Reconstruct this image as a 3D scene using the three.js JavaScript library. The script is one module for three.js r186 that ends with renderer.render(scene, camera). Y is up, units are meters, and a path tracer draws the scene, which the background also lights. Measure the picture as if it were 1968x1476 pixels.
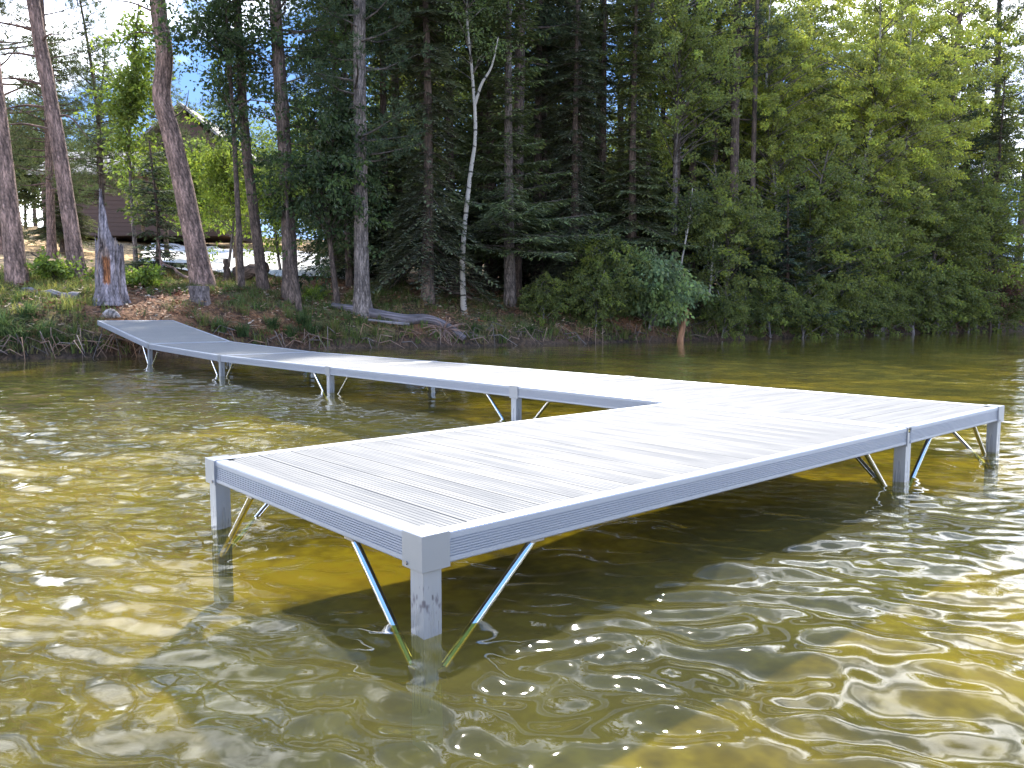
import * as THREE from 'three';
import { mergeGeometries } from 'three/addons/utils/BufferGeometryUtils.js';

// ---------------------------------------------------------------- camera, sky, sun, exposure
const scene = new THREE.Scene();
const camera = new THREE.PerspectiveCamera(51.45, 4 / 3, 0.05, 3000);
camera.position.set(0, 0.882, 0);
camera.rotation.set(-5.18 * Math.PI / 180, 0, 0);
const renderer = new THREE.WebGLRenderer({ antialias: true });
renderer.toneMapping = THREE.LinearToneMapping;
renderer.toneMappingExposure = 2.6;
renderer.shadowMap.enabled = true;

const SUN_AZ = 4 * Math.PI / 180, SUN_EL = 45.5 * Math.PI / 180;
const sunDir = new THREE.Vector3(Math.sin(SUN_AZ) * Math.cos(SUN_EL), Math.sin(SUN_EL), -Math.cos(SUN_AZ) * Math.cos(SUN_EL));
const sun = new THREE.DirectionalLight(new THREE.Color(1.0, 0.94, 0.84), 4.6);
sun.position.copy(sunDir).multiplyScalar(80).add(new THREE.Vector3(0, 0, -15));
sun.target.position.set(0, 0, -15);
sun.castShadow = true; sun.shadow.radius = 3;
sun.shadow.camera.left = sun.shadow.camera.bottom = -45; sun.shadow.camera.right = sun.shadow.camera.top = 45;
sun.shadow.camera.far = 200; sun.shadow.mapSize.set(2048, 2048);
scene.add(sun, sun.target);

// ---------------------------------------------------------------- random numbers and noise
function rng(seed) { let a = (seed * 2654435761) >>> 0; return () => { a = (a + 0x6D2B79F5) | 0; let t = Math.imul(a ^ (a >>> 15), 1 | a); t = (t + Math.imul(t ^ (t >>> 7), 61 | t)) ^ t; return ((t ^ (t >>> 14)) >>> 0) / 4294967296; }; }
function hash(x, y, z) { let h = Math.imul(x, 374761393) ^ Math.imul(y, 668265263) ^ Math.imul(z, 2147483647 - 1274126177); h = Math.imul(h ^ (h >>> 13), 1274126177); h ^= h >>> 16; return (h >>> 0) / 4294967296; }
const fade = (t) => t * t * (3 - 2 * t), mix = (a, b, t) => a + (b - a) * t, clamp = (x, a = 0, b = 1) => Math.min(b, Math.max(a, x));
const smooth = (a, b, x) => fade(clamp((x - a) / (b - a)));
function vnoise(x, y, z = 0) {
  const xi = Math.floor(x), yi = Math.floor(y), zi = Math.floor(z), u = fade(x - xi), v = fade(y - yi), w = fade(z - zi);
  const f = (k) => mix(mix(hash(xi, yi, k), hash(xi + 1, yi, k), u), mix(hash(xi, yi + 1, k), hash(xi + 1, yi + 1, k), u), v);
  return mix(f(zi), f(zi + 1), w);
}
function fbm(x, y, z = 0, o = 4) { let s = 0, a = 0.5, n = 0; for (let i = 0; i < o; i++) { s += a * vnoise(x, y, z); n += a; a *= 0.5; x = x * 2.03 + 17.1; y = y * 2.03 + 5.3; z = z * 2.03 + 9.7; } return s / n; }
// tiling noise for repeated textures
function tnoise(x, y, px, py, s) {
  const xi = Math.floor(x), yi = Math.floor(y), u = fade(x - xi), v = fade(y - yi), m = (a, p) => ((a % p) + p) % p;
  const h = (a, b) => hash(m(a, px), m(b, py), s);
  return mix(mix(h(xi, yi), h(xi + 1, yi), u), mix(h(xi, yi + 1), h(xi + 1, yi + 1), u), v);
}
function tfbm(u, v, fx, fy, s, o = 4) { let t = 0, a = 0.5, n = 0; for (let i = 0; i < o; i++) { t += a * tnoise(u * fx, v * fy, fx, fy, s + i); n += a; a *= 0.5; fx *= 2; fy *= 2; } return t / n; }

// ---------------------------------------------------------------- the sky: blue with bright broken cloud, glow added around the sun
function makeSky() {
  const w = 1536, h = 768, d = new Float32Array(w * h * 4);
  for (let j = 0; j < h; j++) {
    const el = ((j + 0.5) / h - 0.5) * Math.PI, y = Math.sin(el), c = Math.cos(el);
    for (let i = 0; i < w; i++) {
      const az = ((i + 0.5) / w) * 2 * Math.PI, x = Math.cos(az) * c, z = Math.sin(az) * c, k = 4 * (j * w + i);
      const up = Math.max(y, 0), t = Math.pow(1 - up, 6);
      let r = mix(0.10, 0.38, t), g = mix(0.235, 0.52, t), b = mix(0.56, 0.72, t);
      const q = 1 / (up + 0.28), n = fbm(x * q * 1.5 + 3.2, z * q * 1.5 + 1.4, 4.4, 6), m = fbm(x * q * 5 + 9, z * q * 5, 2.2, 4);
      const cl = smooth(0.50, 0.65, n + 0.2 * (m - 0.5)), br = 2.3 + 1.8 * m;
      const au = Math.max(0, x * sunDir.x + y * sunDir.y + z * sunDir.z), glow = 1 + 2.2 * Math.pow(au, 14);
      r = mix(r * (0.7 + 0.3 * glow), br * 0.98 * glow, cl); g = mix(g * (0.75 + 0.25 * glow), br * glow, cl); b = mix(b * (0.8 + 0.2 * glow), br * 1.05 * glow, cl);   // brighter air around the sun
      if (y < 0) { r = 0.25; g = 0.28; b = 0.28; }
      d[k] = r; d[k + 1] = g; d[k + 2] = b; d[k + 3] = 1;
    }
  }
  const t = new THREE.DataTexture(d, w, h, THREE.RGBAFormat, THREE.FloatType);
  t.mapping = THREE.EquirectangularReflectionMapping; t.magFilter = t.minFilter = THREE.LinearFilter; t.wrapS = THREE.RepeatWrapping; t.needsUpdate = true;
  return t;
}
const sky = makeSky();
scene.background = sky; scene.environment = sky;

// ---------------------------------------------------------------- helpers
const V = (x, y, z) => new THREE.Vector3(x, y, z);
const RGB = (r, g, b) => new THREE.Color().setRGB(r, g, b);
const taken = {};
function numbered(n) { taken[n] = (taken[n] ?? -1) + 1; return taken[n] ? n + '_' + String(taken[n]).padStart(3, '0') : n; }
function tag(o, label, category, group, kind) { o.userData.label = label; o.userData.category = category; if (group) o.userData.group = group; if (kind) o.userData.kind = kind; return o; }
function part(name, geo, m, parent) { const o = new THREE.Mesh(geo, m); o.name = name; o.castShadow = o.receiveShadow = true; parent.add(o); return o; }
function single(name, geo, m, label, category, group, kind) { const o = part(numbered(name), geo, m, scene); return tag(o, label, category, group, kind); }
function thing(name, label, category, pos, turn = 0, group) { const g = new THREE.Group(); g.name = numbered(name); scene.add(g); g.position.set(...pos); g.rotation.y = turn; return tag(g, label, category, group); }
function structure(name, geo, m) { const o = part(name, geo, m, scene); o.userData.kind = 'structure'; return o; }

class MB {   // collects vertices of one mesh
  constructor() { this.p = []; this.n = []; this.c = []; this.u = []; this.i = []; }
  get count() { return this.p.length / 3; }
  v(x, y, z, nx, ny, nz, r, g, b, u = 0, w = 0) { this.p.push(x, y, z); this.n.push(nx, ny, nz); this.c.push(r, g, b); this.u.push(u, w); return this.p.length / 3 - 1; }
  // a folded leaf: base at o, along d (unit), width along s (unit)
  leaf(o, d, s, len, wid, col, fold = 0.15) {
    const nx = s.y * d.z - s.z * d.y, ny = s.z * d.x - s.x * d.z, nz = s.x * d.y - s.y * d.x, h = fold * wid;
    const mx = o.x + d.x * len * 0.45 + nx * h, my = o.y + d.y * len * 0.45 + ny * h, mz = o.z + d.z * len * 0.45 + nz * h, w = wid / 2;
    const a = this.v(o.x, o.y, o.z, nx, ny, nz, ...col), b = this.v(mx + s.x * w, my + s.y * w, mz + s.z * w, nx + s.x * 0.3, ny + s.y * 0.3, nz + s.z * 0.3, ...col);
    const c = this.v(o.x + d.x * len, o.y + d.y * len, o.z + d.z * len, nx, ny, nz, ...col), e = this.v(mx - s.x * w, my - s.y * w, mz - s.z * w, nx - s.x * 0.3, ny - s.y * 0.3, nz - s.z * 0.3, ...col);
    this.i.push(a, b, c, a, c, e);
  }
  // a tube along points with radii; uv in metres
  tube(pts, rad, seg = 8, col = [1, 1, 1], lump = 0, seed = 0, close = true) {
    const start = this.count; let len = 0, ref = V(0, 0, 1);
    for (let k = 0; k < pts.length; k++) {
      const a = pts[Math.max(0, k - 1)], b = pts[Math.min(pts.length - 1, k + 1)], t = V().subVectors(b, a).normalize();
      if (k) len += pts[k].distanceTo(pts[k - 1]);
      if (Math.abs(t.dot(ref)) > 0.95) ref = Math.abs(t.x) < 0.8 ? V(1, 0, 0) : V(0, 1, 0);
      const x = V().crossVectors(ref, t).normalize(), y = V().crossVectors(t, x);
      for (let j = 0; j <= seg; j++) {
        const an = (j / seg) * Math.PI * 2, cx = Math.cos(an), sy = Math.sin(an), nx = x.x * cx + y.x * sy, ny = x.y * cx + y.y * sy, nz = x.z * cx + y.z * sy;
        const r = rad[k] * (1 + (lump ? lump * (vnoise(cx * 1.6 + 7 + seed, sy * 1.6 + 3, len * 1.4) - 0.5) * 2 : 0));
        this.v(pts[k].x + nx * r, pts[k].y + ny * r, pts[k].z + nz * r, nx, ny, nz, ...col, (j / seg) * Math.PI * 2 * Math.max(rad[0], 0.02), len);
      }
    }
    for (let k = 0; k < pts.length - 1; k++) for (let j = 0; j < seg; j++) { const a = start + k * (seg + 1) + j, b = a + seg + 1; this.i.push(a, a + 1, b, a + 1, b + 1, b); }
    if (close) { const e = pts.length - 1, c = this.v(pts[e].x, pts[e].y, pts[e].z, 0, 1, 0, ...col); for (let j = 0; j < seg; j++) { const a = start + e * (seg + 1) + j; this.i.push(a, a + 1, c); } }
  }
  geo() {
    const g = new THREE.BufferGeometry();
    g.setAttribute('position', new THREE.Float32BufferAttribute(this.p, 3)); g.setAttribute('normal', new THREE.Float32BufferAttribute(this.n, 3));
    g.setAttribute('color', new THREE.Float32BufferAttribute(this.c, 3)); g.setAttribute('uv', new THREE.Float32BufferAttribute(this.u, 2)); g.setIndex(this.i);
    return g;
  }
}
function curve(pts, n) { return new THREE.CatmullRomCurve3(pts).getPoints(n); }

// ---------------------------------------------------------------- textures
function tex(w, h, f, srgb, rep = [1, 1]) {
  const d = new Uint8Array(w * h * 4);
  for (let j = 0; j < h; j++) for (let i = 0; i < w; i++) { const c = f((i + 0.5) / w, (j + 0.5) / h), k = 4 * (j * w + i); for (let a = 0; a < 3; a++) d[k + a] = clamp(Array.isArray(c) ? c[a] : c) * 255; d[k + 3] = 255; }
  const t = new THREE.DataTexture(d, w, h); t.wrapS = t.wrapT = THREE.RepeatWrapping; t.magFilter = THREE.LinearFilter; t.minFilter = THREE.LinearMipmapLinearFilter; t.generateMipmaps = true;
  if (srgb) t.colorSpace = THREE.SRGBColorSpace; t.repeat.set(...rep); t.needsUpdate = true; return t;
}
const barkH = (u, v) => { const w = tfbm(u, v, 4, 6, 3) * 0.5, a = tnoise((u + w * 0.25) * 10, v * 5, 10, 5, 8), b = tnoise((u + w * 0.2) * 22, v * 14, 22, 14, 9), c = tfbm(u, v, 24, 24, 12, 3); return clamp(0.5 + 0.9 * (Math.abs(a - 0.5) - 0.22) + 0.5 * (Math.abs(b - 0.5) - 0.2) + 0.5 * (c - 0.5)); };
const barkTone = tex(256, 256, (u, v) => { const h = barkH(u, v), t = 0.62 + 0.85 * (h - 0.4) + 0.25 * (tfbm(u, v, 6, 3, 31) - 0.5); return [t, t * 0.97, t * 0.95]; }, true);
const barkBump = tex(256, 256, barkH, false);
const greyWood = tex(256, 256, (u, v) => { const g = tnoise(u * 40 + 2 * tnoise(u * 6, v * 4, 6, 4, 4), v * 3, 40, 3, 5), f = tfbm(u, v, 8, 3, 6); const t = 0.45 + 0.35 * g + 0.35 * (f - 0.5); return [t, t * 0.98, t * 0.99]; }, true);
const birchTone = tex(256, 256, (u, v) => { const l = tnoise(u * 5, v * 34, 5, 34, 2), p = tfbm(u, v, 4, 6, 7); const dark = l > 0.8 ? 0.75 : 0, blot = smooth(0.55, 0.66, p); const t = mix(0.93, 0.2, Math.max(dark, blot * 0.9)); return [t, t * 0.985, t * 0.95]; }, true);
const soilTone = tex(512, 512, (u, v) => { const t = 0.45 + 0.9 * (tfbm(u, v, 60, 60, 21, 3) - 0.5) + 0.7 * (tfbm(u, v, 8, 8, 25, 4) - 0.5) + 0.35; return [t, t * 0.97, t * 0.93]; }, true);
const soilBump = tex(512, 512, (u, v) => tfbm(u, v, 40, 40, 41, 4), false);
const bedTone = tex(512, 512, (u, v) => { const p = tfbm(u, v, 5, 5, 51, 5), q = tfbm(u, v, 40, 40, 55, 3); const t = clamp(0.78 + 1.1 * (p - 0.5) + 0.5 * (q - 0.5), 0.25, 1); return [t, t * (0.93 + 0.1 * q), t * 0.8]; }, true);
const streak = tex(512, 512, (u, v) => { const a = tnoise(u * 90, v * 4, 90, 4, 61), b = tnoise(u * 220, v * 9, 220, 9, 63), c = tfbm(u, v, 5, 4, 65, 4); return 0.62 + 0.36 * clamp(0.5 + 1.2 * (a - 0.5) + 0.6 * (b - 0.5) + 1.8 * (c - 0.5)); }, false);

const chop = tex(1024, 1024, (u, v) => { const w = 0.05 * tfbm(u, v, 6, 6, 81, 2), p = smooth(0.42, 0.62, tfbm(u, v, 3, 3, 85, 3)); return 0.5 + p * (tfbm(u + w, v + w, 30, 44, 83, 2) - 0.5); }, false);
// ---------------------------------------------------------------- materials
const M = {};
M.rail = new THREE.MeshStandardMaterial({ color: RGB(0.31, 0.335, 0.39), metalness: 0.55, roughness: 0.42 });
M.bracket = new THREE.MeshStandardMaterial({ color: RGB(0.29, 0.305, 0.335), metalness: 0.6, roughness: 0.36 });
M.leg = new THREE.MeshStandardMaterial({ color: RGB(0.33, 0.35, 0.39), metalness: 0.55, roughness: 0.4, roughnessMap: streak });
M.chrome = new THREE.MeshStandardMaterial({ color: RGB(0.82, 0.81, 0.80), metalness: 1, roughness: 0.14 });
M.steel = new THREE.MeshStandardMaterial({ color: RGB(0.35, 0.33, 0.31), metalness: 0.9, roughness: 0.4 });
M.boards = [0, 1, 2, 3].map((k) => { const t = streak.clone(); t.repeat.set(1.5, 0.55); t.offset.set(0.27 * k, 0.37 * k); t.needsUpdate = true; return new THREE.MeshPhysicalMaterial({ specularIntensity: 0.4, color: RGB(0.172 + 0.007 * (k % 2), 0.172 + 0.007 * (k % 2), 0.169 + 0.007 * (k % 2)), metalness: 0.1, roughness: 0.95, roughnessMap: t }); });
M.water = new THREE.MeshPhysicalMaterial({ color: RGB(0.58, 0.55, 0.21), transmission: 0.95, thickness: 0, ior: 1.333, roughness: 0.035, bumpMap: chop, bumpScale: 0.0022, side: THREE.DoubleSide });
M.bed = new THREE.MeshStandardMaterial({ color: RGB(0.30, 0.245, 0.085), roughness: 1, map: bedTone });
M.ground = new THREE.MeshStandardMaterial({ vertexColors: true, roughness: 1, map: soilTone, bumpMap: soilBump, bumpScale: 0.05 });
const leafMat = (tr) => new THREE.MeshPhysicalMaterial({ vertexColors: true, transmission: tr, thickness: 0, roughness: 0.95, ior: 1.4, specularIntensity: 0.25, side: THREE.DoubleSide });
M.leaf = leafMat(0.52); M.needle = leafMat(0.38); M.grass = leafMat(0.4);
const bark = (r, g, b, map = barkTone, bump = 0.02) => { const t = map.clone(); t.repeat.set(1.6, 0.9); t.needsUpdate = true; const u = barkBump.clone(); u.repeat.set(1.6, 0.9); u.needsUpdate = true; return new THREE.MeshStandardMaterial({ color: RGB(r, g, b), roughness: 0.95, map: t, bumpMap: u, bumpScale: bump, vertexColors: true }); };
M.pineBark = bark(0.43, 0.30, 0.26, barkTone, 0.035); M.darkBark = bark(0.22, 0.17, 0.145, barkTone, 0.03); M.greyBark = bark(0.31, 0.275, 0.26, barkTone, 0.035);
M.drift = bark(0.34, 0.31, 0.33, greyWood, 0.02); M.birchBark = bark(0.36, 0.35, 0.34, birchTone, 0.004); M.deadWood = bark(0.56, 0.54, 0.56, greyWood, 0.012); M.twig = new THREE.MeshStandardMaterial({ color: RGB(0.22, 0.17, 0.14), roughness: 1, vertexColors: true });

// ---------------------------------------------------------------- the lie of the land
const SHORE = [[-80, 20], [-40, -2], [-20, -9], [-14, -11.9], [-11.5, -13.6], [-9.6, -14.8], [-8.3, -15.2], [-7.2, -15.9], [-6.0, -17.4], [-4.3, -19.2], [-1.5, -20.2], [1.7, -22.2], [5, -24.2], [9, -26.7], [14.9, -31.4], [24.4, -38], [40, -46], [90, -62], [400, -120]];
function shoreDist(x, z) {   // + inland, - over the water
  let best = 1e9, sg = 1;
  for (let i = 0; i < SHORE.length - 1; i++) {
    const [ax, az] = SHORE[i], [bx, bz] = SHORE[i + 1], dx = bx - ax, dz = bz - az, t = clamp(((x - ax) * dx + (z - az) * dz) / (dx * dx + dz * dz)), ex = x - ax - dx * t, ez = z - az - dz * t, q = ex * ex + ez * ez;
    if (q < best) { best = q; sg = dx * ez - dz * ex < 0 ? 1 : -1; }
  }
  return sg * Math.sqrt(best);
}
function landAt(x, z, s = shoreDist(x, z)) {
  const wob = 0.45 * (fbm(x * 0.9, z * 0.9, 2.1) - 0.5);
  s += wob;
  if (s > 0) {
    const k = mix(1, 0.8, smooth(-6, 2, x));
    const rough = 0.22 * (fbm(x * 0.8 + 4, z * 0.8, 1) - 0.5) + 0.08 * (vnoise(x * 3.1, z * 3.1, 5) - 0.5);
    return k * (1.0 * (1 - Math.exp(-s / 0.85)) + (s < 3 ? 0.17 * s : 0.51 + (s < 40 ? 0.125 * (s - 3) : 4.625 + 0.03 * (s - 40)))) + rough * smooth(0, 1, s);
  }
  const d = -s;
  return -0.06 - 0.15 * smooth(0, 3, d) - 0.085 * smooth(3, 10, d) - 0.6 * smooth(30, 120, d) + 0.06 * (fbm(x * 0.8, z * 0.8, 7) - 0.5) + 0.05 * (vnoise(x * 2.3, z * 2.3, 9) - 0.5) * smooth(0.3, 1, d);
}
function axis(a, b, step, far, grow = 1.35) {
  const r = []; for (let v = a; v <= b + 1e-6; v += step) r.push(v);
  let s = step, v = a; const lo = []; while (v > -far) { s *= grow; v -= s; lo.push(v); }
  s = step; v = r[r.length - 1]; const hi = []; while (v < far) { s *= grow; v += s; hi.push(v); }
  return [...lo.reverse(), ...r, ...hi];
}
function buildLand() {
  const xs = axis(-30, 36, 0.24, 600), zs = axis(-56, 3, 0.24, 600), nx = xs.length, nz = zs.length;
  const S = new Float32Array(nx * nz), P = new Float32Array(nx * nz * 3), C = new Float32Array(nx * nz * 3), U = new Float32Array(nx * nz * 2);
  for (let j = 0; j < nz; j++) for (let i = 0; i < nx; i++) {
    const k = j * nx + i, x = xs[i], z = zs[j], s = shoreDist(x, z), y = landAt(x, z, s); S[k] = y;
    P.set([x, y, z], 3 * k); U.set([x * 0.4, z * 0.4], 2 * k);
    const p = fbm(x * 0.55, z * 0.55, 3.3), q = fbm(x * 2.2, z * 2.2, 8.1);
    let c = [0.17 + 0.05 * q, 0.085 + 0.03 * q, 0.05];                                    // needle litter
    const g = smooth(0.5, 0.6, p + 0.25 * (q - 0.5));
    c = [mix(c[0], 0.13, g), mix(c[1], 0.12, g), mix(c[2], 0.045, g)];                    // thin grass
    const left = smooth(-3.5, -5.5, x + 0.35 * (z + 24) * 0.0) * smooth(4.6, 6.2, s + 1.6 * (p - 0.5));
    c = [mix(c[0], 0.62, left), mix(c[1], 0.44, left), mix(c[2], 0.24, left)];            // raked sandy yard
    if (s < 0.35) { const m = smooth(0.5, 0.0, s); c = [mix(c[0], 0.07, m), mix(c[1], 0.045, m), mix(c[2], 0.03, m)]; }   // wet black soil at the edge
    C.set(c, 3 * k);
  }
  const land = [], bed = [];
  for (let j = 0; j < nz - 1; j++) for (let i = 0; i < nx - 1; i++) {
    const a = j * nx + i, b = a + 1, c = a + nx, d = c + 1; (Math.max(S[a], S[b], S[c], S[d]) > 0 ? land : bed).push(a, c, b, b, c, d);
  }
  const mk = (idx) => {
    const map = new Int32Array(nx * nz).fill(-1), g = new THREE.BufferGeometry(), p = [], c = [], u = [], ix = [];
    for (const k of idx) { if (map[k] < 0) { map[k] = p.length / 3; p.push(P[3 * k], P[3 * k + 1], P[3 * k + 2]); c.push(C[3 * k], C[3 * k + 1], C[3 * k + 2]); u.push(U[2 * k], U[2 * k + 1]); } ix.push(map[k]); }
    g.setAttribute('position', new THREE.Float32BufferAttribute(p, 3)); g.setAttribute('color', new THREE.Float32BufferAttribute(c, 3)); g.setAttribute('uv', new THREE.Float32BufferAttribute(u, 2)); g.setIndex(ix); g.computeVertexNormals(); return g;
  };
  structure('ground', mk(land), M.ground); structure('lake_bed', mk(bed), M.bed);
}
buildLand();

// ---------------------------------------------------------------- water: a real rippled surface
const waves = [];
{
  const r = rng(77);
  for (let i = 0; i < 64; i++) {
    const lam = 0.065 * Math.pow(20, (i + r()) / 64), k = 2 * Math.PI / lam;
    const dir = Math.PI / 2 + 0.25 + (r() + r() + r() - 1.5) * 1.15;                 // mostly rolling towards the camera
    const sl = 0.205 * Math.sqrt(2 / 64) * (Math.exp(-Math.pow(Math.log(lam / 0.14) / 0.75, 2)) + 0.45 * Math.exp(-Math.pow(Math.log(lam / 0.6) / 0.6, 2))) * (0.6 + 0.8 * r()) * 1.5;
    waves.push([Math.cos(dir) * k, Math.sin(dir) * k, sl / k, r() * 6.283, lam]);
  }
}
function wave(x, z) {
  const d = Math.hypot(x, z), cut = 0.01 + 0.0035 * d + 0.006 * Math.max(0, d - 14);
  const patch = fbm(x * 0.55 + 8, z * 0.4, 1.7, 3);
  let g = mix(1.0, 0.42, smooth(4.0, 9, d)); g = mix(g, 0.14, smooth(12, 22, d)); g *= (0.45 + 1.15 * smooth(0.3, 0.68, patch)) * (1 + 0.55 * smooth(-0.3, -1.4, x) * smooth(6, 3, d));
  const wx = x + 0.3 * (fbm(x * 1.3, z * 1.3, 5, 3) - 0.5), wz = z + 0.3 * (fbm(x * 1.4 + 9, z * 1.4, 6, 3) - 0.5);
  let y = 0, gx = 0, gz = 0;
  for (const [kx, kz, a, ph, lam] of waves) {
    const f = g * a * smooth(cut * 1.5, cut * 4, lam); if (f <= 0) continue;
    const t = kx * wx + kz * wz + ph, s = Math.sin(t), c = Math.cos(t); y += f * s; gx += f * kx * c; gz += f * kz * c;
  }
  return [y, gx, gz];
}
function buildWater() {
  const p = [], n = [], uv = [], ix = [];
  const patch = (x0, x1, z0, z1, sx, sz, flat) => {
    const nx = Math.round((x1 - x0) / sx), nz = Math.round((z1 - z0) / sz), st = p.length / 3;
    for (let j = 0; j <= nz; j++) for (let i = 0; i <= nx; i++) {
      const x = x0 + (x1 - x0) * i / nx, z = z0 + (z1 - z0) * j / nz, [y, gx, gz] = flat ? [0, 0, 0] : wave(x, z), l = 1 / Math.hypot(gx, 1, gz);
      p.push(x, y, z); n.push(-gx * l, l, -gz * l); uv.push(x * 0.5, z * 0.5);
    }
    for (let j = 0; j < nz; j++) for (let i = 0; i < nx; i++) { const a = st + j * (nx + 1) + i, b = a + nx + 1; ix.push(a, b, a + 1, a + 1, b, b + 1); }
  };
  patch(-4.2, 4.4, -6.4, 0.2, 0.0175, 0.0175);
  patch(-14, -4.2, -16, 0.2, 0.06, 0.06); patch(4.4, 14, -16, 0.2, 0.07, 0.07);
  patch(-4.2, 4.4, -16, -6.4, 0.045, 0.045);
  patch(-14, 40, -46, -16, 0.16, 0.12);
  patch(-80, -14, -46, 0.2, 8, 8, true); patch(14, 40, -16, 0.2, 4, 4, true); patch(40, 400, -130, 0.2, 30, 30, true); patch(-80, 400, 0.2, 500, 40, 40, true); patch(-300, -80, 0.2, 500, 40, 40, true); patch(14, 40, -60, -46, 8, 7, true);
  const g = new THREE.BufferGeometry(); g.setAttribute('position', new THREE.Float32BufferAttribute(p, 3)); g.setAttribute('normal', new THREE.Float32BufferAttribute(n, 3)); g.setAttribute('uv', new THREE.Float32BufferAttribute(uv, 2)); g.setIndex(ix);
  structure('lake_water', g, M.water);
}
buildWater();

// ---------------------------------------------------------------- the aluminium dock
const TH = 48.643 * Math.PI / 180, DECK = 0.285;
const U = V(-Math.cos(TH), 0, -Math.sin(TH)), W = V(Math.sin(TH), 0, -Math.cos(TH));     // U: towards the shore, W: away along the platform
const A = V(-0.238, DECK, -2.064), LP = 3.032, WP = 1.524, SEC = 3.062, WW = 1.43;
const at = (u, w, y = DECK) => V(A.x + U.x * u + W.x * w, y, A.z + U.z * u + W.z * w);

const railShape = (() => {
  const q = [[-0.05, 0], [-0.043, 0.0025], [-0.006, 0.0025], [-0.0015, 0.001], [0, -0.003], [0, -0.017]];
  for (let i = 0; i < 7; i++) { const y = -0.017 - i * 0.0077; q.push([0, y - 0.0005], [-0.0045, y - 0.002], [-0.0045, y - 0.0045], [0, y - 0.006]); }
  q.push([0, -0.082], [-0.003, -0.086], [-0.028, -0.086], [-0.028, -0.081], [-0.008, -0.079], [-0.008, -0.005], [-0.05, -0.005]);
  return new THREE.Shape(q.map(([a, b]) => new THREE.Vector2(a, b)));
})();
const extrude = (shape, depth) => new THREE.ExtrudeGeometry(shape, { depth, bevelEnabled: false, steps: 1 });
function boardShape(w) {
  const n = 8, q = [[0.0025, -0.028], [0.0025, -0.001]], pitch = (w - 0.005) / n;
  for (let i = 0; i < n; i++) { const x = 0.0025 + i * pitch; if (i) q.push([x, -0.0018]); q.push([x + 0.0022, 0], [x + pitch - 0.0030, 0], [x + pitch - 0.0008, -0.0018]); }
  q.push([w - 0.0025, -0.028]);
  return new THREE.Shape(q.map(([a, b]) => new THREE.Vector2(a, b)));
}
function rbox(x, y, z, b = 0.003) { const s = new THREE.Shape(), w = x / 2 - b, h = z / 2 - b; s.moveTo(-w, -h); s.lineTo(w, -h); s.lineTo(w, h); s.lineTo(-w, h); const g = new THREE.ExtrudeGeometry(s, { depth: y - 2 * b, bevelEnabled: true, bevelThickness: b, bevelSize: b, bevelSegments: 2 }); g.rotateX(-Math.PI / 2); g.translate(0, -y / 2 + b, 0); return g; }
// local frame of a section: x along its length, z across it, y = 0 at the deck top
function dockSection(label, origin, turn, L, wid, nb, seed, tilt = 0) {
  const g = thing('dock_section', label, 'dock section', [origin.x, origin.y, origin.z], turn, 'sections of the aluminium dock');
  g.rotation.order = 'YXZ'; g.rotation.z = tilt;
  const gap = 0.002;
  const side = extrude(railShape, L - 2 * gap);                                     // profile a = outward, extruded along z
  const near = side.clone(); near.rotateY(Math.PI / 2); near.scale(1, 1, 1);        // z -> x, outward x -> -z
  near.translate(gap, 0, 0); part('side_rail', near, M.rail, g);
  const farr = side.clone(); farr.rotateY(-Math.PI / 2); farr.translate(L - gap, 0, wid); part('side_rail', farr, M.rail, g);
  const end = extrude(railShape, wid - 0.104);
  const e0 = end.clone(); e0.rotateY(Math.PI); e0.translate(gap, 0, wid - 0.052); part('end_rail', e0, M.rail, g);
  const e1 = end.clone(); e1.translate(L - gap, 0, 0.052); part('end_rail', e1, M.rail, g);
  const pitch = (L - 0.104) / nb, bg = extrude(boardShape(pitch), wid - 0.104); bg.translate(0, -0.0015, 0.052);
  const r = rng(seed);
  for (let i = 0; i < nb; i++) { const b = part('deck_board', bg, M.boards[(r() * 4) | 0], g); b.position.set(0.052 + i * pitch, -0.0006 * r(), 0); }
  return g;
}
function cornerBracket(g, x, z, dx, dz, name = 'corner_bracket') {   // L-shaped angle wrapped round a corner, arms pointing dx, dz
  const t = 0.006, a = 0.088, o = 0.0035, s = new THREE.Shape(), P = (p, q) => [x + dx * p, z + dz * q];
  [[-o, -o], [a, -o], [a, t - o], [t - o, t - o], [t - o, a], [-o, a]].forEach(([p, q], i) => { const [X, Z] = P(p, q); i ? s.lineTo(X, -Z) : s.moveTo(X, -Z); });
  const b = new THREE.ExtrudeGeometry(s, { depth: 0.098, bevelEnabled: true, bevelThickness: 0.0012, bevelSize: 0.0012, bevelSegments: 1 }); b.rotateX(-Math.PI / 2); b.translate(0, -0.094, 0);
  const cap = rbox(0.09, 0.004, 0.09, 0.0012); cap.translate(x + dx * 0.042, 0.0042, z + dz * 0.042);
  const m = part(name, mergeGeometries([b, cap].map((q) => { const c = q.index ? q.toNonIndexed() : q; return c; })), M.bracket, g);
  const bolt = new THREE.CylinderGeometry(0.006, 0.006, 0.006, 8); bolt.rotateZ(Math.PI / 2); bolt.translate(x - dx * 0.006, -0.082, z + dz * 0.068); part('bolt', bolt, M.steel, m);
  return m;
}
function jointPlate(g, x, z, dz) {
  const b = rbox(0.1, 0.1, 0.006, 0.0015); b.translate(x, -0.046, z - dz * 0.001); const c = rbox(0.1, 0.004, 0.09, 0.0012); c.translate(x, 0.0042, z + dz * 0.041);
  return part('joint_bracket', mergeGeometries([b, c].map((q) => (q.index ? q.toNonIndexed() : q))), M.bracket, g);
}
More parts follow.
